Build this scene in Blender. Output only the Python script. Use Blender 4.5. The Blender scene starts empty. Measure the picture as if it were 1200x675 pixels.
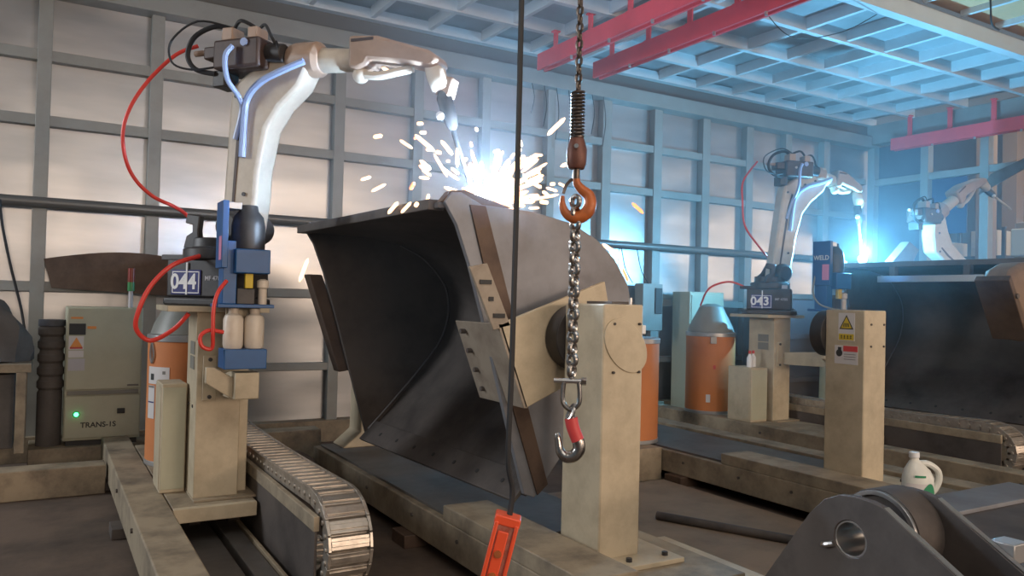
import bpy, bmesh, math, random
from mathutils import Vector, Matrix
random.seed(7)
S = bpy.context.scene
COL = S.collection
PI = math.pi

# ------------------------------------------------------------------ camera
cam_d = bpy.data.cameras.new('camera'); cam = bpy.data.objects.new('camera', cam_d); COL.objects.link(cam)
F = 928.6
ax = Vector((1568, 54.5, F)).normalized()          # world X, Y, Z axes seen from the camera (right, down, forward)
ay = Vector((-550, 2.5, F)).normalized(); ay = (ay - ax * ay.dot(ax)).normalized()
az_ = ax.cross(ay)
if az_.y > 0: az_ = -az_
right = Vector((ax.x, ay.x, az_.x)); down = Vector((ax.y, ay.y, az_.y)); fwd = Vector((ax.z, ay.z, az_.z))
R3 = Matrix((right, -down, -fwd)).transposed()
cam.matrix_world = Matrix.Translation((0, 0, 1.35)) @ R3.to_4x4()
cam_d.sensor_width = 36; cam_d.lens = F / 1200 * 36; cam_d.clip_start = 0.05; cam_d.clip_end = 200
S.camera = cam

# ------------------------------------------------------------------ light
S.view_settings.view_transform = 'Standard'; S.view_settings.look = 'None'
S.view_settings.gamma = 1; S.view_settings.use_curve_mapping = False
S.view_settings.exposure = 0.0
W = bpy.data.worlds.new('world'); S.world = W; W.use_nodes = True
bg = W.node_tree.nodes['Background']; bg.inputs[0].default_value = (0.74, 0.85, 0.95, 1); bg.inputs[1].default_value = 0.16
ARC1 = Vector((1.84, 3.42, 1.92)); ARC2 = Vector((7.22, 5.13, 1.95))

def lamp(name, kind, loc, power, color, size=None, size_y=None, target=None, radius=None):
    d = bpy.data.lights.new(name, kind); d.energy = power; d.color = color
    o = bpy.data.objects.new(name, d); COL.objects.link(o); o.location = loc
    if kind == 'AREA':
        d.shape = 'RECTANGLE'; d.size = size; d.size_y = size_y
        o.rotation_euler = (Vector(target) - Vector(loc)).to_track_quat('-Z', 'Y').to_euler()
    if radius is not None: d.shadow_soft_size = radius
    return o
for wx, ww, wp in ((0.0, 2.6, 190), (6.0, 4.6, 480), (14.5, 4.0, 170), (24.0, 5.0, 900)):     # windows of the hall behind the camera
    lamp('bay_window_light', 'AREA', (wx, -9.0, 2.7), wp, (1.0, 0.76, 0.58), ww, 1.3, (wx, 7, 2.0))
lamp('bucket_fill_light', 'AREA', (-6.0, 6.6, 3.6), 300, (0.9, 0.95, 1.0), 1.2, 3, (2, 5.4, 0.8))  # added fill for the bucket shell, no known source on this side
lamp('bay_roof_light', 'AREA', (1.0, -2.5, 6.0), 150, (1.0, 0.92, 0.82), 7, 3, (2.5, 4, 0.5))
lamp('hall_light', 'AREA', (15.0, 6.5, 5.5), 150, (1.0, 0.85, 0.66), 5, 5, (15, 7, 0))
lamp('weld_arc_light', 'POINT', ARC1, 330, (0.50, 0.72, 1.0), radius=0.03)
lamp('weld_arc_light', 'POINT', ARC2, 430, (0.17, 0.60, 1.0), radius=0.03)

# ------------------------------------------------------------------ materials
def mat(name, col, rough=0.6, metal=0.0, dirt=0.0, dirt_col=(0.05, 0.04, 0.03), dscale=6.0, bump=0.0, bscale=30.0, emit=None, estr=0.0, stretch=None, spec=0.5):
    m = bpy.data.materials.new(name); m.use_nodes = True
    nt = m.node_tree; b = nt.nodes['Principled BSDF']
    b.inputs['Base Color'].default_value = (*col, 1); b.inputs['Roughness'].default_value = rough; b.inputs['Metallic'].default_value = metal
    b.inputs['Specular IOR Level'].default_value = spec
    tc = nt.nodes.new('ShaderNodeTexCoord')
    src = tc.outputs['Object']
    if stretch:
        mp = nt.nodes.new('ShaderNodeMapping'); mp.inputs['Scale'].default_value = stretch
        nt.links.new(src, mp.inputs['Vector']); src = mp.outputs['Vector']
    if dirt > 0:
        n = nt.nodes.new('ShaderNodeTexNoise'); n.inputs['Scale'].default_value = dscale; n.inputs['Detail'].default_value = 6; n.inputs['Roughness'].default_value = 0.65
        r = nt.nodes.new('ShaderNodeValToRGB'); r.color_ramp.elements[0].position = 0.42; r.color_ramp.elements[1].position = 0.72
        r.color_ramp.elements[0].color = (0, 0, 0, 1); r.color_ramp.elements[1].color = (dirt, dirt, dirt, 1)
        mx = nt.nodes.new('ShaderNodeMix'); mx.data_type = 'RGBA'
        mx.inputs['A'].default_value = (*col, 1); mx.inputs['B'].default_value = (*dirt_col, 1)
        nt.links.new(src, n.inputs['Vector']); nt.links.new(n.outputs['Fac'], r.inputs['Fac'])
        nt.links.new(r.outputs['Color'], mx.inputs['Factor']); nt.links.new(mx.outputs['Result'], b.inputs['Base Color'])
    if bump > 0:
        n2 = nt.nodes.new('ShaderNodeTexNoise'); n2.inputs['Scale'].default_value = bscale; n2.inputs['Detail'].default_value = 3
        bp = nt.nodes.new('ShaderNodeBump'); bp.inputs['Strength'].default_value = bump; bp.inputs['Distance'].default_value = 0.02
        nt.links.new(src, n2.inputs['Vector']); nt.links.new(n2.outputs['Fac'], bp.inputs['Height']); nt.links.new(bp.outputs['Normal'], b.inputs['Normal'])
    if emit:
        b.inputs['Emission Color'].default_value = (*emit, 1); b.inputs['Emission Strength'].default_value = estr
    return m
M = {}
M['beige'] = mat('beige paint', (0.56, 0.47, 0.33), 0.5, 0, 0.45, (0.20, 0.15, 0.09), 5, 0.05, 25)
M['beige_dirty'] = mat('dusty beige paint', (0.36, 0.29, 0.20), 0.65, 0, 0.8, (0.07, 0.055, 0.045), 4, 0.1, 20)
M['deck'] = mat('dusty grey steel plate', (0.15, 0.14, 0.13), 0.55, 0.25, 0.7, (0.06, 0.05, 0.045), 3, 0.1, 12)
M['cabinet'] = mat('pale green grey paint', (0.47, 0.46, 0.34), 0.5, 0, 0.3, (0.3, 0.26, 0.18), 4)
M['cream'] = mat('cream robot paint', (0.60, 0.52, 0.42), 0.42, 0, 0.4, (0.30, 0.22, 0.16), 7)
M['arm_tan'] = mat('tan robot casing', (0.42, 0.29, 0.21), 0.45, 0, 0.4, (0.22, 0.15, 0.11), 7)
M['black'] = mat('black casting', (0.035, 0.033, 0.034), 0.45, 0.1, 0.5, (0.10, 0.085, 0.075), 9)
M['brown_dark'] = mat('dark brown motor casing', (0.075, 0.045, 0.035), 0.5, 0.1, 0.5, (0.02, 0.015, 0.015), 12)
M['rubber'] = mat('black rubber', (0.018, 0.018, 0.02), 0.55)
M['steel_dark'] = mat('mill scale steel', (0.118, 0.100, 0.090), 0.58, 0.25, 0.7, (0.035, 0.030, 0.030), 3.5, 0.08, 9)
M['steel_plate'] = mat('grey rolled steel', (0.255, 0.262, 0.285), 0.5, 0.25, 0.5, (0.10, 0.085, 0.08), 2.6, 0.06, 8)
M['steel_brown'] = mat('rusty brown steel', (0.13, 0.085, 0.06), 0.6, 0.3, 0.7, (0.05, 0.03, 0.025), 6, 0.1, 20)
M['steel_cast'] = mat('tan rusty casting', (0.25, 0.17, 0.12), 0.65, 0.1, 0.6, (0.12, 0.08, 0.055), 5, 0.1, 20)
M['fixture'] = mat('worn beige fixture paint', (0.36, 0.30, 0.235), 0.55, 0, 0.6, (0.16, 0.12, 0.09), 8, 0.05, 25)
M['edge_steel'] = mat('bright ground steel', (0.55, 0.54, 0.53), 0.28, 0.9)
M['chain'] = mat('galvanised chain steel', (0.42, 0.40, 0.38), 0.26, 1.0, 0.5, (0.14, 0.11, 0.09), 40)
M['chain_dark'] = mat('oily hoist chain', (0.13, 0.105, 0.09), 0.35, 0.8, 0.5, (0.04, 0.03, 0.03), 40)
M['hook_block'] = mat('rusty brown hook block', (0.17, 0.07, 0.05), 0.5, 0.3, 0.6, (0.05, 0.03, 0.03), 30)
M['hook_orange'] = mat('orange hook paint', (0.52, 0.14, 0.035), 0.42, 0.1, 0.6, (0.14, 0.05, 0.03), 25)
M['red'] = mat('red paint', (0.88, 0.075, 0.095), 0.45, 0, 0.3, (0.45, 0.03, 0.05), 4)
M['hose_red'] = mat('red hose', (0.72, 0.05, 0.035), 0.4)
M['hose_blue'] = mat('pale blue hose', (0.33, 0.42, 0.66), 0.35)
M['blue'] = mat('blue paint', (0.018, 0.105, 0.29), 0.4, 0, 0.3, (0.01, 0.03, 0.1), 6)
M['navy'] = mat('navy enamel', (0.018, 0.02, 0.16), 0.35)
M['white'] = mat('white enamel', (0.80, 0.80, 0.80), 0.45)
M['label_white'] = mat('white sticker', (0.66, 0.62, 0.60), 0.5)
M['label_grey'] = mat('pale grey sticker', (0.48, 0.46, 0.48), 0.5)
M['label_pink'] = mat('pink sticker', (0.68, 0.25, 0.40), 0.5)
M['orange_tri'] = mat('orange sticker', (0.78, 0.28, 0.06), 0.5)
M['yellow'] = mat('yellow sticker', (0.66, 0.46, 0.03), 0.5)
M['ink'] = mat('black print', (0.03, 0.03, 0.03), 0.6)
M['ink_grey'] = mat('grey print', (0.20, 0.18, 0.16), 0.6)
M['red_label'] = mat('red sticker', (0.62, 0.06, 0.06), 0.5)
M['drum'] = mat('orange brown fibreboard', (0.62, 0.215, 0.07), 0.65, 0, 0.35, (0.40, 0.13, 0.05), 3)
M['drum_lid'] = mat('grey galvanised lid', (0.42, 0.42, 0.42), 0.35, 0.6)
M['hood'] = mat('dull grey plastic hood', (0.24, 0.245, 0.22), 0.45, 0, 0.4, (0.14, 0.13, 0.11), 6)
M['canister'] = mat('translucent cream plastic', (0.70, 0.61, 0.50), 0.4, 0, 0.5, (0.46, 0.36, 0.27), 8)
M['jug'] = mat('milky white plastic', (0.74, 0.74, 0.68), 0.35, 0, 0.3, (0.5, 0.52, 0.42), 8)
M['green'] = mat('green print', (0.03, 0.26, 0.12), 0.4)
M['pendant'] = mat('orange red plastic', (0.86, 0.10, 0.035), 0.35)
M['pendant_dark'] = mat('dark red plastic wrap', (0.34, 0.07, 0.04), 0.2, 0, 0.4, (0.55, 0.4, 0.33), 30)
M['floor'] = mat('oily concrete', (0.14, 0.10, 0.075), 0.75, 0, 0.85, (0.035, 0.028, 0.024), 1.6, 0.15, 14)
M['floor_sheet'] = mat('dusty tan sheet steel', (0.30, 0.225, 0.16), 0.75, 0.0, 0.6, (0.12, 0.095, 0.075), 2.5, 0.05, 9)
M['frame'] = mat('grey green frame paint', (0.30, 0.31, 0.295), 0.45, 0.1, 0.4, (0.17, 0.16, 0.145), 3)
M['frame_dark'] = mat('dark grey pipe', (0.15, 0.15, 0.145), 0.4, 0.3)
M['ceil_joist'] = mat('white primer', (0.62, 0.66, 0.68), 0.5, 0, 0.3, (0.4, 0.42, 0.43), 3)
M['ceil_panel'] = mat('grey galvanised sheet', (0.38, 0.41, 0.43), 0.45, 0.2, 0.8, (0.15, 0.15, 0.145), 0.9)
M['ceil_board'] = mat('warm tinted board', (0.76, 0.44, 0.24), 0.6, 0, 0.4, (0.40, 0.27, 0.17), 2.5)  # warm light on the front ceiling panels is put into this colour
M['led'] = mat('green lamp', (0.05, 0.6, 0.2), 0.3, emit=(0.10, 1.0, 0.35), estr=5)
M['lamp_red'] = mat('dark red lens', (0.22, 0.03, 0.02), 0.3)
M['lamp_green'] = mat('green lens', (0.04, 0.22, 0.07), 0.3)
M['spark'] = mat('glowing spark', (1, 0.6, 0.3), 0.5, emit=(1.0, 0.60, 0.36), estr=2.6)
M['spark_orange'] = mat('cooling spark', (1, 0.3, 0.1), 0.5, emit=(1.0, 0.30, 0.12), estr=2.2)
M['arc'] = mat('white hot arc', (1, 1, 1), 0.5, emit=(1.0, 0.90, 0.86), estr=12)
M['arc_blue'] = mat('blue white arc', (1, 1, 1), 0.5, emit=(0.7, 0.9, 1.0), estr=12)
M['tarp'] = mat('grey brown canvas', (0.12, 0.105, 0.095), 0.8, 0, 0.5, (0.05, 0.045, 0.04), 6, 0.3, 12)
M['hall_wall'] = mat('hall wall cladding', (0.20, 0.175, 0.165), 0.6, 0, 0.5, (0.14, 0.12, 0.11), 0.8)
M['hall_dark'] = mat('dark machine paint', (0.07, 0.075, 0.09), 0.5)
M['hall_col'] = mat('hall column paint', (0.30, 0.22, 0.16), 0.6)
M['wall_dark'] = mat('dark blue grey sheet', (0.10, 0.12, 0.155), 0.5, 0.3, 0.6, (0.05, 0.055, 0.07), 1.5)  # darker and bluer than the back wall sheet
M['hall_orange'] = mat('orange crate', (0.90, 0.38, 0.05), 0.5)
M['hall_white'] = mat('pale carton', (0.65, 0.60, 0.52), 0.5)
M['curtain'] = mat('blue weld curtain', (0.02, 0.055, 0.13), 0.4)
M['grille'] = mat('grey vent mesh', (0.22, 0.21, 0.18), 0.6)

# galvanised wall sheet: glossy, streaky, gently buckled
m = bpy.data.materials.new('galvanised wall sheet'); m.use_nodes = True; M['sheet'] = m
nt = m.node_tree; b = nt.nodes['Principled BSDF']; b.inputs['Metallic'].default_value = 0.75
tc = nt.nodes.new('ShaderNodeTexCoord')
mp = nt.nodes.new('ShaderNodeMapping'); mp.inputs['Scale'].default_value = (0.7, 1, 3.2); nt.links.new(tc.outputs['Object'], mp.inputs['Vector'])
n1 = nt.nodes.new('ShaderNodeTexNoise'); n1.inputs['Scale'].default_value = 1.6; n1.inputs['Detail'].default_value = 4; nt.links.new(mp.outputs['Vector'], n1.inputs['Vector'])
r1 = nt.nodes.new('ShaderNodeValToRGB'); r1.color_ramp.elements[0].position = 0.3; r1.color_ramp.elements[1].position = 0.75
r1.color_ramp.elements[0].color = (0.38, 0.395, 0.41, 1); r1.color_ramp.elements[1].color = (0.54, 0.54, 0.54, 1)
nt.links.new(n1.outputs['Fac'], r1.inputs['Fac']); nt.links.new(r1.outputs['Color'], b.inputs['Base Color'])
r2 = nt.nodes.new('ShaderNodeMapRange'); r2.inputs['To Min'].default_value = 0.285; r2.inputs['To Max'].default_value = 0.38
n3 = nt.nodes.new('ShaderNodeTexNoise'); n3.inputs['Scale'].default_value = 2.3; n3.inputs['Detail'].default_value = 3; nt.links.new(tc.outputs['Object'], n3.inputs['Vector'])
nt.links.new(n3.outputs['Fac'], r2.inputs['Value']); nt.links.new(r2.outputs['Result'], b.inputs['Roughness'])
mp2 = nt.nodes.new('ShaderNodeMapping'); mp2.inputs['Scale'].default_value = (1.2, 1, 2.2); nt.links.new(tc.outputs['Object'], mp2.inputs['Vector'])
n2 = nt.nodes.new('ShaderNodeTexNoise'); n2.inputs['Scale'].default_value = 1.4; n2.inputs['Detail'].default_value = 0; nt.links.new(mp2.outputs['Vector'], n2.inputs['Vector'])
bp = nt.nodes.new('ShaderNodeBump'); bp.inputs['Strength'].default_value = 0.17; bp.inputs['Distance'].default_value = 0.05
nt.links.new(n2.outputs['Fac'], bp.inputs['Height']); nt.links.new(bp.outputs['Normal'], b.inputs['Normal'])

# ------------------------------------------------------------------ mesh helpers
class MB:
    """collects shapes and links them as ONE mesh object"""
    def __init__(self): self.bm = bmesh.new()
    def _v(self, verts, Mx):
        if Mx is not None:
            for v in verts: v.co = Mx @ v.co
    def box(self, x0, x1, y0, y1, z0, z1, Mx=None):
        vs = [self.bm.verts.new((x, y, z)) for x in (x0, x1) for y in (y0, y1) for z in (z0, z1)]
        for f in ((0, 1, 3, 2), (4, 6, 7, 5), (0, 4, 5, 1), (2, 3, 7, 6), (0, 2, 6, 4), (1, 5, 7, 3)):
            self.bm.faces.new([vs[i] for i in f])
        self._v(vs, Mx); return self
    def prism(self, poly, axis, a0, a1, Mx=None, shear=None):
        def P(u, v, a):
            if axis == 'y': p = Vector((u, a, v))
            elif axis == 'x': p = Vector((a, u, v))
            else: p = Vector((u, v, a))
            if shear: p = shear(p)
            return Mx @ p if Mx is not None else p
        A = [self.bm.verts.new(P(u, v, a0)) for u, v in poly]; B = [self.bm.verts.new(P(u, v, a1)) for u, v in poly]
        n = len(poly)
        self.bm.faces.new(A); self.bm.faces.new(B[::-1])
        for i in range(n): self.bm.faces.new((A[i], B[i], B[(i + 1) % n], A[(i + 1) % n]))
        return self
    def ring_faces(self, rings, closed_u=True, close_v=False, cap=True):
        n = len(rings[0])
        pairs = list(zip(rings[:-1], rings[1:]))
        if close_v: pairs.append((rings[-1], rings[0]))
        for a, b_ in pairs:
            for i in range(n if closed_u else n - 1):
                self.bm.faces.new((a[i], a[(i + 1) % n], b_[(i + 1) % n], b_[i]))
        if cap and not close_v:
            self.bm.faces.new(rings[0][::-1]); self.bm.faces.new(rings[-1])
    def cyl(self, p0, p1, r0, r1=None, seg=24, Mx=None):
        return self.stack([(p0, r0), (p1, r0 if r1 is None else r1)], seg, Mx)
    def stack(self, prs, seg=24, Mx=None, sq=(1, 1)):
        """rings of given radius at points along a straight axis"""
        p0 = Vector(prs[0][0]); d = (Vector(prs[-1][0]) - p0).normalized()
        u = d.orthogonal().normalized() if abs(d.z) < 0.99 else Vector((1, 0, 0)); w = d.cross(u)
        rings = []
        for p, r in prs:
            p = Vector(p); ring = []
            for k in range(seg):
                a = 2 * PI * k / seg
                c = p + u * (math.cos(a) * r * sq[0]) + w * (math.sin(a) * r * sq[1])
                ring.append(self.bm.verts.new(Mx @ c if Mx is not None else c))
            rings.append(ring)
        self.ring_faces(rings); return self
    def tube(self, pts, r, seg=8, sub=6, closed=False, Mx=None, radii=None):
        pts = [Vector(p) for p in pts]
        n = len(pts); path = []; rad = []
        if sub > 1 and n > 2:
            rng = n if closed else n - 1
            for i in range(rng):
                if closed: a, b_, c, d = pts[i - 1], pts[i], pts[(i + 1) % n], pts[(i + 2) % n]
                else: a, b_, c, d = pts[max(i - 1, 0)], pts[i], pts[i + 1], pts[min(i + 2, n - 1)]
                for k in range(sub):
                    t = k / sub
                    path.append(0.5 * ((2 * b_) + (c - a) * t + (2 * a - 5 * b_ + 4 * c - d) * t * t + (3 * b_ - a - 3 * c + d) * t ** 3))
                    if radii: rad.append(radii[i] * (1 - t) + radii[(i + 1) % n] * t)
            if not closed:
                path.append(pts[-1])
                if radii: rad.append(radii[-1])
        else: path = pts; rad = list(radii) if radii else []
        m_ = len(path); rings = []; prev = None
        for i, p in enumerate(path):
            if closed: t = path[(i + 1) % m_] - path[i - 1]
            else: t = path[min(i + 1, m_ - 1)] - path[max(i - 1, 0)]
            t.normalize()
            if prev is None: u = t.orthogonal().normalized()
            else:
                u = prev - t * prev.dot(t)
                u = u.normalized() if u.length > 1e-6 else t.orthogonal().normalized()
            prev = u; w = t.cross(u); rr = rad[i] if radii else r
            ring = []
            for k in range(seg):
                c = p + (u * math.cos(2 * PI * k / seg) + w * math.sin(2 * PI * k / seg)) * rr
                ring.append(self.bm.verts.new(Mx @ c if Mx is not None else c))
            rings.append(ring)
        self.ring_faces(rings, close_v=closed); return self
    def ball(self, c, r, seg=16, rings=10, sc=(1, 1, 1)):
        c = Vector(c); R = []
        for j in range(1, rings):
            th = PI * j / rings
            R.append([self.bm.verts.new(c + Vector((math.sin(th) * math.cos(2 * PI * k / seg) * r * sc[0], math.sin(th) * math.sin(2 * PI * k / seg) * r * sc[1], -math.cos(th) * r * sc[2]))) for k in range(seg)])
        self.ring_faces(R); return self
    def build(self, name, material, parent=None, bev=0.004, smooth=True, flat=False):
        bmesh.ops.recalc_face_normals(self.bm, faces=self.bm.faces[:])
        me = bpy.data.meshes.new(name); self.bm.to_mesh(me); self.bm.free()
        me.materials.append(material)
        if smooth and not flat:
            for p in me.polygons: p.use_smooth = True
            me.set_sharp_from_angle(angle=math.radians(35))
        o = bpy.data.objects.new(name, me); COL.objects.link(o)
        if parent is not None: o.parent = parent
        if bev > 0:
            md = o.modifiers.new('bevel', 'BEVEL'); md.width = bev; md.segments = 2; md.limit_method = 'ANGLE'; md.angle_limit = math.radians(40)
        return o

def tag(o, label=None, cat=None, group=None, kind=None):
    if label: o['label'] = label
    if cat: o['category'] = cat
    if group: o['group'] = group
    if kind: o['kind'] = kind
    return o
def thing(name, label, cat, loc=(0, 0, 0), rz=0.0, group=None):
    o = bpy.data.objects.new(name, None); COL.objects.link(o); o.location = loc; o.rotation_euler = (0, 0, rz); o.empty_display_size = 0.1
    return tag(o, label, cat, group)
def struct(o): o['kind'] = 'structure'; return o
def copy_tree(o, loc=None, label=None, parent=None):
    c = o.copy(); COL.objects.link(c)
    if parent is not None: c.parent = parent
    if loc is not None: c.location = loc
    if label: c['label'] = label
    for ch in list(o.children): copy_tree(ch, parent=c)
    return c
def lettering(txt, size, Mx, material, parent, bold=0.0, name='lettering', ext=0.0008):
    cu = bpy.data.curves.new('t', 'FONT'); cu.body = txt; cu.size = size; cu.align_x = 'CENTER'; cu.align_y = 'CENTER'; cu.extrude = ext; cu.offset = bold; cu.resolution_u = 4
    t = bpy.data.objects.new('t', cu); COL.objects.link(t)
    dg = bpy.context.evaluated_depsgraph_get(); dg.update()
    me = bpy.data.meshes.new_from_object(t.evaluated_get(dg)); bpy.data.objects.remove(t); bpy.data.curves.remove(cu)
    me.transform(Mx); me.materials.clear(); me.materials.append(material)
    o = bpy.data.objects.new(name, me); COL.objects.link(o); o.parent = parent
    return o
def frame_on(origin, xdir, zdir=(0, 0, 1)):
    """matrix that lays XY text on a wall: x along xdir, y up, facing xdir x up"""
    x = Vector(xdir).normalized(); y = Vector(zdir).normalized(); z = x.cross(y)
    Mx = Matrix((x, y, z)).transposed().to_4x4(); Mx.translation = Vector(origin); return Mx
FACE_Y = ((1, 0, 0))          # text facing -Y
FACE_X = ((0, -1, 0))         # text facing -X

# ------------------------------------------------------------------ the setting
struct(MB().box(-6, 26, -4, 16, -0.1, 0).build('floor', M['floor'], bev=0))
YW, XW = 7.3, 10.35
struct(MB().box(-3.2, XW + 0.1, YW + 0.1, YW + 0.16, 0, 4.1).build('wall_back', M['sheet'], bev=0))
tn = [0]
def trim(mb, m_, bev=0.003):
    tn[0] += 1
    return struct(mb.build('trim_%d' % tn[0], m_, bev=bev))
cols = [-2.35, -1.55, -0.78, -0.04, 0.78, 1.57, 2.38, 3.19, 3.96, 4.78, 5.55, 6.32, 7.11, 7.88, 8.62, 9.4]
for x in cols:
    w = 0.05 if x < 5 else 0.062
    trim(MB().box(x - w, x + w, YW, YW + 0.1, 0, 3.72), M['frame'])
for z, h in ((0.70, 0.035), (1.38, 0.04), (2.70, 0.042), (3.22, 0.042)):
    trim(MB().box(-3.2, XW - 0.06, YW + 0.012, YW + 0.1, z - h, z + h), M['frame'])
trim(MB().cyl((-3.2, YW - 0.06, 2.04), (XW - 0.2, YW - 0.06, 2.04), 0.042, seg=14), M['frame_dark'], 0)
trim(MB().box(-3.2, XW, YW - 0.05, YW + 0.1, 0.0, 0.20), M['beige_dirty'])
trim(MB().box(-3.2, XW + 0.1, YW - 0.10, YW + 0.1, 3.70, 3.86), M['frame'])
trim(MB().box(-3.2, XW + 0.1, YW - 0.02, YW + 0.1, 3.86, 4.02), M['frame_dark'])  # dark strip fills the gap over the top beam, its shade as colour
# right-hand wall: steel frame, first bay closed, the rest open to the hall
for y in (7.24, 6.43, 5.63, 4.83, 4.0):
    trim(MB().box(XW - 0.06, XW + 0.06, y - 0.055, y + 0.055, 0, 3.72), M['frame'])
trim(MB().box(XW - 0.04, XW + 0.04, 3.0, 7.2, 3.15, 3.24), M['frame'])
trim(MB().box(XW - 0.10, XW + 0.10, 2.0, YW, 3.74, 4.02), M['frame'])
struct(MB().box(XW + 0.05, XW + 0.1, 6.48, YW, 0, 3.72).build('wall_right', M['wall_dark'], bev=0))
# ceiling: sheets on a grid of joists and purlins
struct(MB().box(-3.2, XW, 4.35, YW, 4.14, 4.18).build('ceiling', M['ceil_panel'], bev=0))
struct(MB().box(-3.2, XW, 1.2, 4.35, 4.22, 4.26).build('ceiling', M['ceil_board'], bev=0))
xj = 0.24 - 3.0
while xj < XW - 0.2:
    trim(MB().box(xj - 0.022, xj + 0.022, 4.35, YW - 0.1, 4.03, 4.14), M['ceil_joist'], 0)
    trim(MB().box(xj - 0.022, xj + 0.022, 1.2, 4.30, 4.165, 4.22), M['ceil_joist'], 0)
    xj += 0.6
for y in (6.58, 5.85, 5.12):
    trim(MB().box(-3.2, XW - 0.1, y - 0.03, y + 0.03, 4.015, 4.14), M['ceil_joist'], 0)
trim(MB().box(-3.2, XW - 0.1, 4.30, 4.40, 3.99, 4.14), M['ceil_joist'], 0)
trim(MB().box(-3.2, XW - 0.1, 2.6, 2.68, 4.08, 4.22), M['ceil_joist'], 0)
trim(MB().box(-3.2, XW, YW - 0.1, YW + 0.1, 4.02, 4.12), M['ceil_joist'], 0)

# red overhead rails, hung from the joists on red hangers
def red_rail(label, p0, p1, n, z):
    p0, p1 = Vector(p0), Vector(p1); L = (p1 - p0).length
    t = thing('overhead_rail', label, 'overhead rail', (p0.x, p0.y, z), math.atan2(p1.y - p0.y, p1.x - p0.x), 'red overhead rails')
    prof = [(-0.055, 0), (-0.025, 0), (-0.025, 0.03), (0.025, 0.03), (0.025, 0), (0.055, 0), (0.055, 0.165), (-0.055, 0.165)]
    MB().prism(prof, 'x', 0, L).build('rail_profile', M['red'], t)
    for k in range(n):
        x = 0.25 + k * (L - 0.5) / (n - 1)
        h = MB().box(x - 0.03, x + 0.03, -0.035, 0.035, 0.165, 0.18); h.box(x - 0.03, x + 0.03, -0.008, 0.008, 0.18, 4.03 - z); h.box(x - 0.03, x + 0.03, -0.035, 0.035, 4.015 - z, 4.03 - z)
        h.build('hanger', M['red'], t, 0)
    for k in range(n - 1):
        x = 0.6 + k * (L - 0.5) / (n - 1)
        MB().cyl((x, -0.05, 0.0), (x, -0.05, -0.03), 0.014, seg=10).build('trolley_bolt', M['edge_steel'], t, 0)
    return t
red_rail('red overhead rail farther to the left, ending above the hoist chain', (4.28, 6.75), (4.28, 2.2), 8, 3.69)
red_rail('second red overhead rail from the left, its end right of the hoist chain', (4.90, 6.65), (4.90, 2.2), 8, 3.69)
red_rail('red overhead rail along the far right wall above the white lit robot', (10.14, 6.8), (10.14, 2.4), 8, 3.58)

# thin loose wires dangling by the red rails
def wire(label, pts, r=0.004, m_='rubber', name='hanging_wire', cat='wire', group=None):
    return tag(MB().tube(pts, r, 6, 8).build(name, M[m_], bev=0), label, cat, group)
wire('thin dark wire sagging under the ceiling beside the second red rail', [(5.0, 4.6, 3.9), (5.3, 4.5, 3.62), (5.8, 4.4, 3.72), (6.3, 4.4, 3.98)])
wire('dark wire hanging straight down from the warm-tinted ceiling boards at the top right', [(6.9, 3.75, 4.2), (6.92, 3.75, 4.0), (7.0, 3.78, 3.86), (7.15, 3.8, 3.84)], 0.008)
for k in range(7):
    x = 4.45 + k * 0.16; y = 7.05 - 0.03 * (k % 3); L = 0.35 + 0.12 * ((k * 5) % 4)
    wire('thin dark wire dangling from the wall top beam behind the hoist chain', [(x, 7.21, 3.72), (x + 0.02, 7.18, 3.72 - L * 0.5), (x - 0.01, 7.19, 3.72 - L)], 0.005, group='wires dangling behind the hoist chain')

# ------------------------------------------------------------------ hall beyond the open bays
struct(MB().box(25, 25.2, -4, 16, 0, 7).build('wall_hall', M['hall_wall'], bev=0))
for y in (9.2, 12.6):
    trim(MB().box(17.8, 18.1, y - 0.15, y + 0.15, 0, 6), M['hall_col'])
trim(MB().box(15.0, 15.25, 8.1, 8.35, 0, 5), M['hall_col'])
def rack(loc, label):
    t = thing('storage_rack', label, 'storage rack', loc, 0, None)
    for y in (-1.2, 0, 1.2):
        for x in (-0.3, 0.3): MB().box(x - 0.03, x + 0.03, y - 0.03, y + 0.03, 0, 3.0).build('upright', M['hall_dark'], t, 0)
    for z in (0.9, 1.7, 2.4): MB().box(-0.35, 0.35, -1.25, 1.25, z, z + 0.06).build('shelf', M['hall_dark'], t, 0)
    return t
rack((16.0, 9.4, 0), 'dark steel storage rack in the hall beyond the open bays')
k = 0
for (y, z, w, h, m_, lab) in ((8.75, 1.76, 0.35, 0.22, 'hall_orange', 'orange crate on the middle shelf of the hall rack at its open end'),
                            (9.75, 1.76, 0.55, 0.28, 'hall_orange', 'wide orange crate on the middle shelf of the hall rack behind the white lit robot'),
                            (8.6, 2.46, 0.5, 0.5, 'hall_white', 'tall pale carton on the top shelf of the hall rack'),
                            (9.4, 2.46, 0.4, 0.3, 'hall_white', 'low pale carton on the top shelf of the hall rack'),
                            (10.2, 2.46, 0.45, 0.42, 'hall_white', 'square pale carton at the far end of the hall rack top shelf')):
    b_ = MB().box(15.75, 16.25, y - w / 2, y + w / 2, z, z + h); b_.box(15.73, 15.752, y - w / 2 + 0.03, y + w / 2 - 0.03, z + h * 0.3, z + h * 0.62)
    tag(b_.build('crate', M[m_], bev=0.006), lab, 'crate', 'crates on the hall rack')
t = thing('machine_tool', 'large dark machine standing in the hall beyond the open bays', 'machine', (14.2, 6.9, 0))
MB().box(-0.6, 0.6, -0.8, 0.8, 0, 1.5).build('bed', M['hall_dark'], t, 0.03)
MB().box(-0.1, 0.6, -0.5, 0.3, 1.5, 2.9).build('column', M['hall_col'], t, 0.03)
MB().box(-0.5, 0.2, -0.3, 0.15, 2.3, 2.75).build('head', M['hall_white'], t, 0.02)
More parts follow.
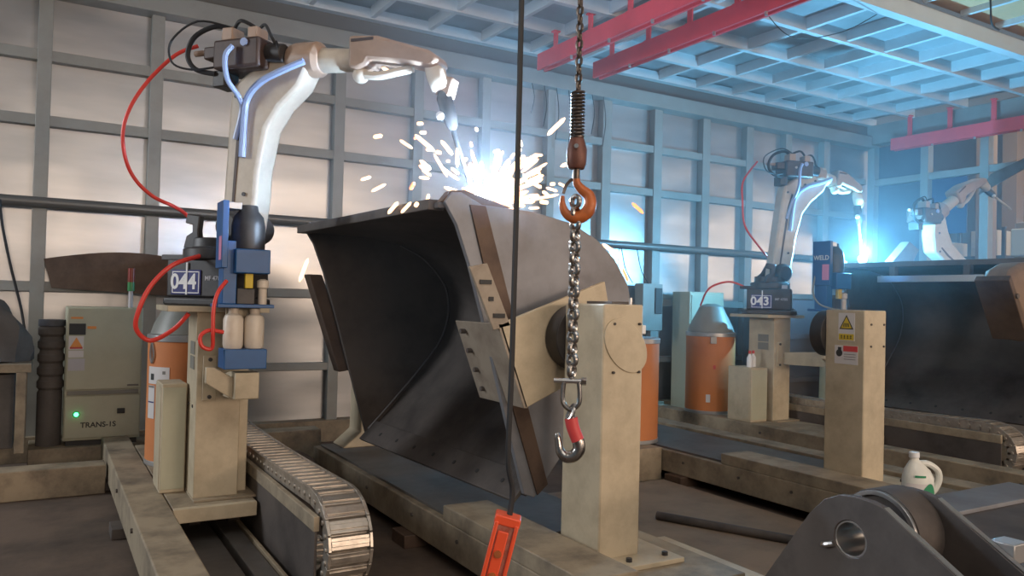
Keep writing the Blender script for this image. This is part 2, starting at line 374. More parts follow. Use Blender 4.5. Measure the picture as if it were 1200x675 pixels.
MB().box(-0.62, -0.6, -0.6, -0.3, 1.0, 1.35).build('control_panel', M['red_label'], t, 0)
tag(MB().box(XW + 0.04, XW + 0.06, 5.9, 6.38, 2.4, 3.2).build('welding_curtain', M['curtain'], bev=0), 'dark blue welding curtain hung in the second bay of the right wall', 'welding curtain')
tag(MB().prism([(6.15, 2.86), (5.6, 3.12), (5.45, 3.3), (6.0, 3.1)], 'x', XW - 0.15, XW - 0.12).build('steel_flap', M['steel_dark'], bev=0), 'dark steel flap fixed to the rail of the right wall above the white lit robot', 'steel flap').location = (0, -0.5, 0.0)

# ------------------------------------------------------------------ robot tracks
def track(dx, which):
    side = {'4': 'the large left robot', '3': 'the farther robot with the blue arc'}[which]
    
    t = thing('track_rail', 'long rusty beige floor rail left of %s' % side, 'rail', (dx, 0, 0))
    MB().box(0.415, 0.60, 2.2, 6.75, 0.06, 0.25).build('beam', M['beige_dirty'], t, 0.008)
    for y in (2.6, 3.7, 4.9, 6.1): MB().box(0.36, 0.62, y - 0.09, y + 0.09, 0, 0.06).build('foot_pad', M['steel_dark'], t, 0.004)
    for y in (2.9, 3.5, 4.3, 5.2): MB().cyl((0.405, y, 0.18), (0.416, y, 0.18), 0.012, seg=10).build('bolt', M['steel_dark'], t, 0)
    t = thing('track_bed', 'low dirty steel track bed running under %s' % side, 'track bed', (dx, 0, 0))
    MB().box(0.66, 0.86, 2.2, 6.6, 0.0, 0.035).build('bed_plate', M['deck'], t)
    MB().box(0.88, 0.98, 2.2, 6.6, 0.0, 0.06).build('guide_plate', M['deck'], t)
    MB().box(0.985, 1.005, 2.2, 6.6, 0.0, 0.075).build('guide_strip', M['beige_dirty'], t)
    g = thing('chain_guide', 'dusty guide wall beside the drag chain of %s' % side, 'guide', (dx, 0, 0))
    MB().box(1.035, 1.047, 3.36, 6.4, 0.0, 0.34).build('shade_sheet', M['steel_dark'], g, 0.001)  # dark sheet stands for the shadow below the top strip
    MB().box(1.030, 1.056, 3.36, 6.4, 0.34, 0.405).build('top_strip', M['beige_dirty'], g, 0.003)
    c = thing('robot_carriage', 'beige carriage plate under %s' % side, 'carriage', (dx, 0, 0))
    MB().box(0.605, 1.02, 4.38, 6.3, 0.205, 0.25).build('carriage_plate', M['beige_dirty'], c)
    MB().box(0.605, 1.02, 4.34, 4.38, 0.175, 0.25).build('front_lip', M['beige'], c)
    for x in (0.76, 0.97):
        for y in (4.7, 5.9): MB().cyl((x - 0.03, y, 0.135), (x + 0.03, y, 0.135), 0.07, seg=16).build('wheel', M['steel_dark'], c, 0)
    # cable drag chain: upper run, bend, lower run
    path = []
    for i in range(30): path.append((6.0 - i * 0.085, 0.45 - 0.02 * math.sin(i / 29 * PI)))
    y0, zc, R = 6.0 - 29 * 0.085, 0.27, 0.18
    for i in range(1, 10): a = PI / 2 + i * PI / 10; path.append((y0 + math.cos(a) * R * 1.35, zc + math.sin(a) * R))
    for i in range(0, 6): path.append((y0 + 0.06 + i * 0.085, 0.09))
    d = thing('drag_chain', 'silvery cable drag chain bending over in front of %s' % side, 'drag chain', (dx, 0, 0))
    for i in range(len(path) - 1):
        (ya, za), (yb, zb) = path[i], path[i + 1]
        p = Vector((1.165, (ya + yb) / 2, (za + zb) / 2)); dr = Vector((0, yb - ya, zb - za)); L = dr.length; dr.normalize()
        up = Vector((1, 0, 0)).cross(dr); Mx = Matrix((Vector((1, 0, 0)), dr, up)).transposed().to_4x4(); Mx.translation = p
        lk = MB().box(-0.085, 0.085, -L * 0.46, L * 0.46, -0.03, 0.03, Mx)
        lk.box(-0.1, -0.085, -L * 0.56, L * 0.56, -0.036, 0.036, Mx); lk.box(0.085, 0.1, -L * 0.56, L * 0.56, -0.036, 0.036, Mx)
        lk.box(-0.085, 0.085, -L * 0.2, L * 0.2, -0.036, 0.036, Mx)
        lk.cyl(Mx @ Vector((-0.106, L * 0.4, 0)), Mx @ Vector((0.106, L * 0.4, 0)), 0.012, seg=8)
        lk.build('link', M['dragchain'], d, 0.002)
    return d
M['dragchain'] = mat('scuffed drag chain metal', (0.50, 0.45, 0.39), 0.36, 0.65, 0.6, (0.20, 0.17, 0.14), 14, 0.05, 40)
track(0, '4'); track(5.4, '3')


# ------------------------------------------------------------------ positioners
def positioner(loc, label, kind):
    t = thing('positioner', label, 'positioner', loc, 0, 'beige two-post positioners')
    MB().box(-0.40, 0.40, -0.35, 3.15, 0.07, 0.235).build('base_beam', M['beige_dirty'], t, 0.006)
    MB().box(-0.36, 0.36, 0.45, 3.1, 0.235, 0.25).build('deck_plate', M['deck'], t, 0.002)
    MB().box(-0.40, -0.14, -0.3, 0.92, 0.235, 0.31).build('side_block', M['beige_dirty'], t, 0.005)
    for y in (-0.15, 1.35, 2.6):
        for x in (-0.42, 0.30): MB().box(x - 0.04, x + 0.16, y - 0.09, y + 0.09, 0, 0.07).build('foot', M['steel_brown'], t, 0.004)
    for y in (0.3, 0.75, 1.3, 2.0): MB().cyl((-0.408, y, 0.17), (-0.399, y, 0.17), 0.010, seg=8).build('bolt', M['steel_dark'], t, 0)
    h = MB().box(-0.11, 0.11, 0.0, 0.29, 0.25, 1.35).build('headstock_post', M['beige'], t, 0.008)
    MB().box(-0.16, 0.26, -0.13, 0.36, 0.235, 0.256).build('post_foot_plate', M['beige'], t, 0.003)
    for x, y in ((0.0, -0.07), (0.2, -0.07)): MB().cyl((x, y, 0.256), (x, y, 0.272), 0.014, seg=6).build('anchor_bolt', M['black'], t, 0)
    if kind == 'work':
        cp = MB().stack([((0.012, -0.006, 1.17), 0.10), ((0.012, 0.002, 1.17), 0.10)], 36, sq=(0.95, 1.38)); cp.build('cover_plate', M['beige'], t, 0.002)
        for x, z in ((-0.055, 1.265), (0.085, 1.265), (-0.055, 1.055), (0.085, 1.055)): MB().cyl((x, -0.011, z), (x, 0, z), 0.006, seg=8).build('cover_screw', M['black'], t, 0)
        MB().box(-0.02, 0.10, 0.06, 0.25, 1.35, 1.362).build('top_plate', M['steel_dark'], t, 0.002)
        MB().cyl((0.06, 0.03, 1.35), (0.06, 0.03, 1.38), 0.008, seg=8).build('stud', M['edge_steel'], t, 0)
        MB().box(0.11, 0.135, 0.01, 0.06, 1.22, 1.26).build('switch_box', M['white'], t, 0.004)
    else:
        for x, z in ((-0.045, 1.26), (0.085, 1.26), (-0.045, 1.12), (0.085, 1.12)): MB().cyl((x, -0.006, z), (x, 0, z), 0.007, seg=8).build('cover_screw', M['black'], t, 0)
        # warning stickers on the -X face
        MB().box(-0.1125, -0.11, 0.07, 0.19, 1.15, 1.33).build('warning_sticker', M['label_white'], t, 0)
        tri = MB(); tri.prism([(0.078, 1.225), (0.182, 1.225), (0.13, 1.318)], 'x', -0.1135, -0.1125); tri.build('warning_triangle', M['ink'], t, 0)
        tri = MB(); tri.prism([(0.090, 1.232), (0.170, 1.232), (0.13, 1.304)], 'x', -0.1145, -0.1135); tri.build('triangle_field', M['yellow'], t, 0)
        pic = MB()
        for q in range(4): pic.prism([(0.108 + q * 0.013, 1.24), (0.114 + q * 0.013, 1.24), (0.119 + q * 0.010, 1.262), (0.113 + q * 0.010, 1.266)], 'x', -0.1153, -0.1145)
        pic.build('pictogram', M['ink'], t, 0)
        MB().box(-0.1135, -0.1125, 0.075, 0.185, 1.155, 1.195).build('caption_strip', M['yellow'], t, 0)
        c4 = MB()
        for q in range(4):
            yq = 0.165 - q * 0.023; c4.box(-0.1145, -0.1135, yq - 0.006, yq + 0.006, 1.178, 1.182); c4.box(-0.1145, -0.1135, yq - 0.002, yq + 0.002, 1.164, 1.188); c4.box(-0.1145, -0.1135, yq - 0.007, yq + 0.007, 1.166, 1.169)
        c4.build('caption_marks', M['ink'], t, 0)
        MB().box(-0.1125, -0.11, 0.045, 0.215, 1.0, 1.12).build('notice_sticker', M['label_white'], t, 0)
        MB().box(-0.1135, -0.1125, 0.045, 0.15, 1.082, 1.118).build('notice_band', M['red_label'], t, 0)
        g = MB(); g.stack([((-0.1135, 0.18, 1.07), 0.024), ((-0.1125, 0.18, 1.07), 0.024)], 12); g.box(-0.1135, -0.1125, 0.165, 0.19, 1.09, 1.108); g.build('notice_icon', M['ink'], t, 0)
        g = MB()
        for q in range(3): g.box(-0.1135, -0.1125, 0.06, 0.145, 1.062 - q * 0.016, 1.066 - q * 0.016)
        g.build('notice_text', M['ink_grey'], t, 0)
    MB().cyl((0, 0.29, 1.19), (0, 0.385, 1.19), 0.155, seg=40).build('faceplate', M['black'], t, 0.004)
    MB().cyl((0, 2.80, 1.19), (0, 2.88, 1.19), 0.155, seg=40).build('tail_faceplate', M['black'], t, 0.004)
    tp = MB().prism([(-0.13, 0.36), (-0.26, 0.25), (0.2, 0.25), (0.11, 0.36), (0.11, 1.35), (-0.11, 1.35)], 'y', 2.88, 3.14); tp.build('tailstock_post', M['beige'], t, 0.008)
    return t
P1 = positioner((2.18, 2.72, 0), 'beige positioner carrying the big steel bucket in the middle', 'work')
P2 = positioner((4.58, 3.17, 0), 'beige positioner with warning stickers on its post', 'empty')
P3 = copy_tree(P1, (2.18 + 5.42, 2.72, 0), 'beige positioner at the far right behind the foreground bracket, carrying the dark bucket')
# clamp fixtures belong to the faceplates of each loaded positioner
def fixtures(t):
    pl = MB().prism([(-0.40, 0.055 + 1.19), (0.19, 0.27 + 1.19), (0.22, 0.14 + 1.19), (0.10, -0.18 + 1.19), (-0.25, -0.33 + 1.19)], 'y', 0.39, 0.42)
    f1 = pl.build('clamp_plate', M['beige'], t, 0.004)
    fl = MB().prism([(-0.41, 1.25), (-0.385, 1.25), (-0.235, 0.86), (-0.26, 0.86)], 'y', 0.39, 0.82)
    fl.build('clamp_flange', M['fixture'], t, 0.004)
    for q in range(4):
        x = -0.40 + q * 0.04; z = 1.20 - q * 0.095; MB().cyl((x - 0.02, 0.74, z), (x + 0.01, 0.74, z), 0.012, seg=8).build('flange_bolt', M['steel_dark'], t, 0)
    hp = MB().prism([(-0.56, 1.50), (-0.47, 1.52), (-0.34, 1.24), (-0.43, 1.22)], 'y', 0.39, 0.41); hp.build('slotted_strap', M['fixture'], t, 0.003)
    for q, (x, z) in enumerate(((-0.478, 1.435), (-0.448, 1.36), (-0.405, 1.285))):
        MB().box(x - (0.03 if q != 1 else 0.012), x + (0.03 if q != 1 else 0.012), 0.384, 0.3905, z - 0.010, z + 0.010).build('slot', M['ink'], t, 0)
    g = MB().prism([(-0.65, 1.50), (-0.56, 1.50), (-0.30, 0.86), (-0.42, 0.84)], 'y', 2.54, 2.66); g.build('tail_clamp', M['steel_brown'], t, 0.005)
    g = MB().prism([(-0.42, 0.95), (-0.30, 0.86), (0.12, 1.1), (0.12, 1.32), (-0.2, 1.3)], 'y', 2.70, 2.80); g.build('tail_clamp_plate', M['fixture'], t, 0.005)
fixtures(P1); fixtures(P3)

# ------------------------------------------------------------------ excavator buckets
def bucket(loc, label):
    t = thing('excavator_bucket', label, 'bucket', loc, 0, 'excavator buckets under the welding robots')
    sh = lambda p: Vector((p.x - 0.047 * (p.y - 0.55), p.y, p.z))
    def W_(pts): return [(x - 2.18, z) for x, z in pts]
    prof = W_([(1.55, 1.80), (1.76, 1.80), (2.04, 1.79), (2.27, 1.75), (2.43, 1.68), (2.55, 1.58), (2.64, 1.45), (2.67, 1.32), (2.665, 1.2), (2.60, 1.02), (2.45, 0.82), (2.25, 0.60), (2.06, 0.40)])
    # shell: the profile offset inward for thickness
    th = 0.028; inner = []
    for i, (x, z) in enumerate(prof):
        a = prof[max(i - 1, 0)]; b_ = prof[min(i + 1, len(prof) - 1)]
        dx, dz = b_[0] - a[0], b_[1] - a[1]; L = math.hypot(dx, dz); inner.append((x + dz / L * th, z - dx / L * th))
    m_ = MB(); outer = prof
    rows = []
    for y in (0.575, 2.47):
        rows.append([m_.bm.verts.new(sh(Vector((x, y, z)))) for x, z in outer] + [m_.bm.verts.new(sh(Vector((x, y, z)))) for x, z in inner[::-1]])
    a, b_ = rows; n = len(a)
    for i in range(n): m_.bm.faces.new((a[i], b_[i], b_[(i + 1) % n], a[(i + 1) % n]))
    h = len(outer)
    for R in rows:
        for i in range(h - 1): m_.bm.faces.new((R[i], R[i + 1], R[n - 2 - i], R[n - 1 - i]))
    m_.build('shell', M['steel_dark'], t, 0.003)
    near = W_([(1.565, 1.80), (1.60, 1.845), (1.65, 1.85), (1.76, 1.80), (2.04, 1.79), (2.27, 1.75), (2.43, 1.68), (2.55, 1.58), (2.64, 1.45), (2.67, 1.32), (2.665, 1.2), (2.60, 1.02), (2.45, 0.82), (2.25, 0.60), (2.09, 0.40), (2.03, 0.42), (1.93, 0.75), (1.80, 1.20), (1.70, 1.52), (1.63, 1.70)])
    MB().prism(near, 'y', 0.545, 0.575).build('side_plate', M['steel_plate'], t, 0.003)  # lit near plate coloured lighter than the shaded far plate of the same steel
    MB().prism(near, 'y', 2.47, 2.50, shear=sh).build('side_plate', M['steel_dark'], t, 0.003)
    # reinforcing bands along the rim, cutting lip and its bolt holes
    MB().prism(W_([(1.69, 1.795), (1.775, 1.795), (1.95, 1.25), (2.0, 0.95), (2.16, 0.46), (2.10, 0.41), (1.91, 0.95), (1.85, 1.25)]), 'y', 0.535, 0.545).build('rim_band', M['steel_brown'], t, 0.002)
    MB().prism(W_([(1.555, 1.80), (1.60, 1.855), (1.67, 1.865), (1.93, 1.80), (1.73, 1.79), (1.64, 1.77)]), 'y', 0.555, 0.62).build('corner_ear', M['steel_brown'], t, 0.006)
    MB().prism(W_([(1.998, 0.376), (1.982, 0.391), (2.093, 0.507), (2.109, 0.492)]), 'y', 0.575, 2.48, shear=sh).build('cutting_lip', M['steel_dark'], t, 0.003)
    seam = [(2.05, 0.45), (2.23, 0.64), (2.43, 0.86), (2.575, 1.05), (2.63, 1.21), (2.635, 1.32), (2.605, 1.44), (2.52, 1.55), (2.41, 1.645), (2.25, 1.715)]
    MB().tube([sh(Vector((x - 2.18 - 0.012, 2.462, z + 0.006))) for x, z in seam], 0.006, 6, 4).build('weld_seam', M['steel_plate'], t, 0)
    for q in range(7): 
        y = 0.75 + q * 0.25; p = sh(Vector((2.036 - 2.18, y, 0.447))); d = Vector((-0.725, 0, 0.689)) * 0.003
        MB().cyl(p - d * 2, p + d, 0.013, seg=10).build('lip_hole', M['ink'], t, 0)
    MB().prism(W_([(1.52, 1.765), (1.52, 1.815), (1.60, 1.815), (1.60, 1.765)]), 'y', 0.62, 2.49, shear=sh).build('top_lip', M['steel_dark'], t, 0.004)
    return t
bucket((2.18, 2.72, 0), 'large dark steel bucket clamped in the middle positioner, sparks on its top edge')
bucket((2.18 + 5.42, 2.72, 0), 'dark steel bucket in shadow at the far right under the blue welding arc')

# ------------------------------------------------------------------ robots
S1, E1, W1, T1 = (0.17, 1.72), (0.42, 2.60), (1.33, 2.50), (1.55, 1.85)
def mapping(a0, b0, a1, b1):
    """carries segment a0-b0 of the arm plane (x, z) onto a1-b1, stretching only along it"""
    a0, b0, a1, b1 = (Vector((p[0], 0, p[1])) for p in (a0, b0, a1, b1))
    d0, d1 = b0 - a0, b1 - a1; s = d1.length / d0.length
    def fr(d): x = d.normalized(); y = Vector((0, 1, 0)); return Matrix((x, y, x.cross(y))).transposed().to_4x4()
    return Matrix.Translation(a1) @ fr(d1) @ Matrix.Diagonal((s, 1, 1, 1)) @ fr(d0).inverted() @ Matrix.Translation(-a0)
def robot(loc, az, label, digits, Sp=S1, Ep=E1, Wp=W1, Tp=T1, base_az=math.radians(-51), dress=True):
    t = thing('welding_robot', label, 'welding robot', loc, az, 'welding robots')
    RB = Matrix.Rotation(base_az - az, 4, 'Z')
    MU, MF, MT = mapping(S1, E1, Sp, Ep), mapping(E1, W1, Ep, Wp), mapping(W1, T1, Wp, Tp)
    ME = Matrix.Translation((Ep[0] - E1[0], 0, Ep[1] - E1[1]))
    # base casting and turntable
    b_ = MB().prism([(-0.26, -0.12), (-0.20, -0.2), (0.2, -0.2), (0.26, -0.12), (0.26, 0.12), (0.2, 0.2), (-0.2, 0.2), (-0.26, 0.12)], 'z', 1.285, 1.33, RB)
    b_.box(-0.21, 0.21, -0.17, 0.17, 1.33, 1.54, RB); b_.build('base', M['black'], t, 0.012)
    for x in (-0.22, 0.22):
        for y in (-0.11, 0.11): MB().cyl(RB @ Vector((x, y, 1.33)), RB @ Vector((x, y, 1.35)), 0.016, seg=6).build('base_bolt', M['edge_steel'], t, 0)
    MB().stack([((0, 0, 1.54), 0.19), ((0, 0, 1.60), 0.19), ((0, 0, 1.605), 0.155), ((0, 0, 1.66), 0.15)], 32).build('turntable', M['black'], t, 0.006)
    # number plate on the base side
    RB = RB @ Matrix.Translation((-0.07, 0, -0.03))
    pl = MB().box(-0.10, 0.10, -0.176, -0.17, 1.375, 1.51, RB); po = pl.build('number_plate', M['navy'], t, 0.002)
    fr = MB()
    for a in ((-0.092, 0.092, 1.383, 1.388), (-0.092, 0.092, 1.497, 1.502), (-0.092, -0.087, 1.383, 1.502), (0.087, 0.092, 1.383, 1.502)): fr.box(a[0], a[1], -0.178, -0.176, a[2], a[3], RB)
    fr.build('plate_border', M['white'], po, 0)
    lettering(digits[:2], 0.115, RB @ frame_on((-0.045, -0.1775, 1.4425), FACE_Y), M['white'], po, 0.003)
    lettering(digits[2], 0.115, RB @ frame_on((0.045, -0.1775, 1.4425), FACE_Y), M['white'], po, 0.003)
    gl = MB().box(0.002, 0.012, -0.179, -0.176, 1.375, 1.55, RB); gl.build('plate_seam', M['white'], po, 0)
    lettering('MF 4705', 0.034, RB @ frame_on((0.185, -0.1715, 1.465), FACE_Y), M['label_grey'], t, 0.0006)
    # shoulder: two cheeks, motor
    s = MB().prism([(Sp[0] - 0.20, 1.64), (Sp[0] + 0.06, 1.64), (Sp[0] + 0.06, Sp[1] + 0.04), (Sp[0] + 0.02, Sp[1] + 0.11), (Sp[0] - 0.06, Sp[1] + 0.10), (Sp[0] - 0.12, Sp[1])], 'y', 0.08, 0.12); s.build('shoulder_bracket', M['black'], t, 0.01)
    s = MB().prism([(-0.13, 1.60), (-0.02, 1.60), (-0.03, 1.70), (-0.02, 1.78), (-0.11, 1.79), (-0.12, 1.74), (-0.07, 1.73), (-0.07, 1.69), (-0.11, 1.67)], 'y', -0.14, -0.10); s.build('cable_bracket', M['black'], t, 0.006)
    MB().stack([((Sp[0], -0.16, Sp[1]), 0.065), ((Sp[0], -0.13, Sp[1]), 0.085), ((Sp[0], -0.10, Sp[1]), 0.092), ((Sp[0], 0.12, Sp[1]), 0.092), ((Sp[0], 0.17, Sp[1]), 0.07)], 24).build('shoulder_motor', M['black'], t, 0.004)
    MB().box(-0.21, 0.25, -0.14, 0.12, 1.565, 1.595, RB).build('cable_tray', M['black'], t, 0.004)
    MB().box(0.08, 0.24, -0.15, -0.14, 1.57, 1.605, RB).build('data_plate', M['label_grey'], t, 0.002)
    # lower arm
    up = [(0.07, 1.62), (0.075, 1.87), (0.10, 2.36), (0.11, 2.50), (0.277, 2.607), (0.44, 2.654), (0.549, 2.699), (0.607, 2.58), (0.55, 2.47), (0.425, 2.365), (0.345, 2.254), (0.298, 2.025), (0.292, 1.886), (0.255, 1.63), (0.17, 1.58)]
    u = MB().prism(up, 'y', -0.075, 0.075, MU); u.build('lower_arm', M['cream'], t, 0.022)
    MB().prism([(0.135, 1.75), (0.15, 1.75), (0.185, 2.28), (0.21, 2.42), (0.195, 2.43), (0.165, 2.30)], 'y', -0.079, -0.074, MU).build('arm_groove', M['brown_dark'], t, 0)
    for x, z in ((0.15, 2.44), (0.33, 2.52), (0.44, 2.56), (0.22, 1.9), (0.17, 1.66)): 
        MB().cyl(MU @ Vector((x, -0.084, z)), MU @ Vector((x, -0.074, z)), 0.011, seg=8).build('arm_bolt', M['black'], t, 0)
    # elbow joint and forearm
    MB().stack([(MF @ Vector((0.46, 0, 2.63)), 0.085), (MF @ Vector((0.50, 0, 2.63)), 0.095), (MF @ Vector((0.63, 0, 2.625)), 0.095), (MF @ Vector((0.66, 0, 2.62)), 0.07)], 24).build('elbow_joint', M['arm_tan'], t, 0.008)
    MB().stack([(MF @ Vector((0.63, 0, 2.62)), 0.066), (MF @ Vector((0.88, 0, 2.60)), 0.060)], 24).build('forearm_tube', M['cream'], t, 0.003)
    fo = [(0.85, 2.545), (0.85, 2.715), (1.015, 2.70), (1.31, 2.60), (1.355, 2.57), (1.365, 2.535), (1.33, 2.505), (1.17, 2.545), (0.97, 2.575), (0.955, 2.55), (0.90, 2.53)]
    MB().prism(fo, 'y', -0.075, 0.075, MF).build('forearm', M['arm_tan'], t, 0.02)
    MB().prism([(0.87, 2.69), (1.0, 2.69), (1.0, 2.676), (0.87, 2.676)], 'y', -0.080, -0.074, MF).build('forearm_cover', M['brown_dark'], t, 0)
    MB().tube([(0.88, -0.03, 2.52), (1.0, -0.03, 2.50), (1.12, -0.02, 2.515), (1.2, -0.01, 2.53)], 0.022, 10, 6, Mx=MF).build('forearm_conduit', M['cream'], t, 0)
    MB().ball(MF @ Vector((0.90, -0.02, 2.515)), 0.045, 14, 9).build('conduit_boss', M['cream'], t, 0)
    # wrist and torch
    MB().stack([(MT @ Vector((1.30, -0.02, 2.53)), 0.03), (MT @ Vector((1.335, -0.02, 2.49)), 0.052), (MT @ Vector((1.36, -0.02, 2.42)), 0.048), (MT @ Vector((1.365, -0.02, 2.40)), 0.036)], 20).build('wrist', M['cream'], t, 0.004)
    MB().box(-0.03, 0.03, -0.04, 0.04, -0.05, 0.05, MT @ Matrix.Translation((1.395, 0.01, 2.42)) @ Matrix.Rotation(0.25, 4, 'Y')).build('wrist_block', M['arm_tan'], t, 0.01)
    MB().stack([(MT @ Vector((1.37, 0, 2.40)), 0.030), (MT @ Vector((1.375, 0, 2.37)), 0.040), (MT @ Vector((1.405, 0, 2.28)), 0.040), (MT @ Vector((1.425, 0, 2.22)), 0.028), (MT @ Vector((1.43, 0, 2.20)), 0.014)], 18).build('torch_holder', M['black'], t, 0.002)
    MB().ball(MT @ Vector((1.372, -0.035, 2.27)), 0.022, 12, 8).build('torch_clamp_knob', M['white'], t, 0)
    MB().tube([(1.425, 0, 2.215), (1.46, 0, 2.11), (1.51, 0, 1.98), (1.54, 0, 1.89), (1.548, 0, 1.852)], 0.012, 10, 6, Mx=MT, radii=[0.014, 0.013, 0.013, 0.011, 0.005]).build('torch_neck', M['black'] if digits == '044' else M['cream'], t, 0)
    # wire feeder and motor cluster on the elbow
    MB().box(0.06, 0.36, -0.17, 0.05, 2.57, 2.73, ME).build('wire_feeder', M['brown_dark'], t, 0.015)
    MB().box(-0.03, 0.06, -0.14, -0.03, 2.64, 2.71, ME).build('feeder_inlet', M['brown_dark'], t, 0.01)
    MB().cyl(ME @ Vector((0.36, -0.08, 2.66)), ME @ Vector((0.46, -0.08, 2.65)), 0.05, seg=18).build('feed_motor', M['black'], t, 0.004)
    MB().box(0.1, 0.17, -0.15, -0.05, 2.73, 2.80, ME).build('connector', M['arm_tan'], t, 0.006)
    MB().box(0.27, 0.33, -0.15, -0.05, 2.73, 2.79, ME).build('connector', M['arm_tan'], t, 0.006)
    MB().box(0.02, 0.10, -0.12, 0.0, 2.49, 2.58, ME).build('feeder_bracket', M['black'], t, 0.006)
    MB().cyl(ME @ Vector((0.27, -0.18, 2.70)), ME @ Vector((0.27, -0.165, 2.70)), 0.022, seg=12).build('pressure_dial', M['hose_blue'], t, 0)
    MB().cyl(ME @ Vector((0.16, -0.18, 2.66)), ME @ Vector((0.16, -0.165, 2.66)), 0.012, seg=10).build('feeder_screw', M['edge_steel'], t, 0)
    MB().tube([(-0.12, -0.1, 2.69), (-0.03, -0.1, 2.69)], 0.016, 10, 1, Mx=ME).build('inlet_nipple', M['arm_tan'], t, 0)
    for pts, r in (([(0.14, -0.1, 2.79), (0.05, -0.13, 2.82), (-0.08, -0.15, 2.77), (-0.13, -0.15, 2.67), (-0.08, -0.14, 2.59), (0.04, -0.12, 2.56)], 0.014),
                   ([(0.30, -0.1, 2.78), (0.36, -0.12, 2.80), (0.40, -0.12, 2.74), (0.42, -0.1, 2.69)], 0.009),
                   ([(0.14, -0.1, 2.80), (0.22, -0.14, 2.83), (0.30, -0.1, 2.79)], 0.010),
                   ([(0.16, -0.12, 2.80), (-0.02, -0.2, 2.83), (-0.2, -0.2, 2.74), (-0.19, -0.2, 2.62), (-0.08, -0.17, 2.58), (0.06, -0.12, 2.60)], 0.006),
                   ([(0.40, -0.08, 2.62), (0.45, -0.12, 2.66), (0.42, -0.1, 2.71)], 0.008)):
        MB().tube(pts, r, 8, 6, Mx=ME).build('cable_loop', M['rubber'], t, 0)
    if dress:
        MB().tube([(0.21, -0.19, 2.68), (0.18, -0.21, 2.62), (0.19, -0.2, 2.5), (0.21, -0.13, 2.42), (0.20, -0.09, 2.36), (0.16, -0.09, 2.2)], 0.014, 8, 6, Mx=MU).build('arm_hose', M['hose_blue'], t, 0)
        MB().tube([(0.60, -0.10, 2.59), (0.48, -0.12, 2.545), (0.34, -0.11, 2.50), (0.25, -0.10, 2.43), (0.22, -0.09, 2.33), (0.21, -0.09, 2.1)], 0.019, 8, 6, Mx=MU).build('arm_hose', M['hose_blue'], t, 0)
    return t
AZ1 = math.radians(-51.16)
robot((0.85, 4.68, 0), AZ1, 'cream welding robot numbered 044 at the left, arm reaching over the bucket', '044')
robot((6.25, 5.50, 0), math.radians(-18), 'cream welding robot numbered 043 welding with a blue arc', '043', (0.08, 1.70), (0.42, 2.68), (0.96, 2.53), (1.04, 1.88))
robot((9.02, 5.15, 0), 0.0, 'white lit welding robot farthest right, torch pointing down to the right', '042', (0.12, 1.75), (-0.65, 2.33), (0.33, 2.84), (1.0, 2.60), dress=False)

def pedestal(loc, label, sticker):
    t = thing('robot_pedestal', label, 'pedestal', loc, 0, 'beige robot pedestals')
    c = MB().box(-0.13, 0.10, -0.18, 0.14, 0.25, 1.255).build('column', M['beige'], t, 0.006)
    MB().box(0.10, 0.16, -0.10, 0.14, 0.25, 0.98).build('rear_flange', M['beige'], t, 0.004)
    MB().box(-0.135, 0.20, -0.24, 0.22, 0.25, 0.262).build('foot_plate', M['beige_dirty'], t, 0.002)
    MB().box(-0.29, 0.23, -0.24, 0.25, 1.255, 1.285).build('top_plate', M['beige'], t, 0.003)
    MB().prism([(-0.18, 1.255), (-0.18, 1.10), (-0.05, 1.255)], 'x', -0.135, -0.128).build('gusset', M['beige'], t, 0.001)
    for z0, z1 in ((0.94, 1.01), (1.02, 1.09)):
        MB().box(-0.134, -0.13, -0.11, 0.02, z0, z1).build('vent_grille', M['grille'], t, 0)
    for y in (-0.09, 0.03): MB().cyl((-0.135, y, 0.74), (-0.13, y, 0.74), 0.009, seg=8).build('bolt', M['black'], t, 0)
    # arm bracket for the cleaning tools
    e = -0.30 if sticker else 0.0
    a = MB().prism([(-0.18, 0.92), (-0.18, 0.80), (-0.52 + e, 0.82), (-0.52 + e, 0.955), (-0.40 + e, 0.955)], 'x', 0.0, 0.12); a.build('tool_bracket', M['beige'], t, 0.005)
    MB().prism([(-0.13, 0.98), (-0.09, 0.98), (0.01, 0.92), (0.01, 0.81), (-0.13, 0.90)], 'y', -0.46 + e, -0.42 + e).build('bracket_tray', M['beige'], t, 0.004)
    MB().box(-0.1, -0.03, -0.195, -0.18, 0.78, 1.02).build('bracket_plate', M['beige'], t, 0.003)
    for z in (0.80, 1.0): MB().cyl((-0.065, -0.205, z), (-0.065, -0.195, z), 0.011, seg=8).build('bolt', M['black'], t, 0)
    if sticker:
        MB().box(-0.134, -0.13, -0.09, 0.03, 0.42, 0.60).build('warning_sticker', M['label_grey'], t, 0)
        MB().prism([(-0.08, 0.49), (0.02, 0.49), (-0.03, 0.585)], 'x', -0.136, -0.134).build('warning_triangle', M['yellow'], t, 0)
        MB().box(-0.136, -0.134, -0.08, 0.02, 0.43, 0.475).build('caption_strip', M['yellow'], t, 0)
        MB().box(-0.137, -0.136, -0.034, -0.026, 0.505, 0.55).build('exclamation_mark', M['ink'], t, 0)
    return t
pedestal((0.85, 4.68, 0), 'beige steel pedestal under robot 044', False)
pedestal((6.25, 5.50, 0), 'beige pedestal with vents and a yellow warning triangle under robot 043', True)
pedestal((9.02, 5.15, 0), 'beige pedestal behind the dark bucket under the white lit robot', False)

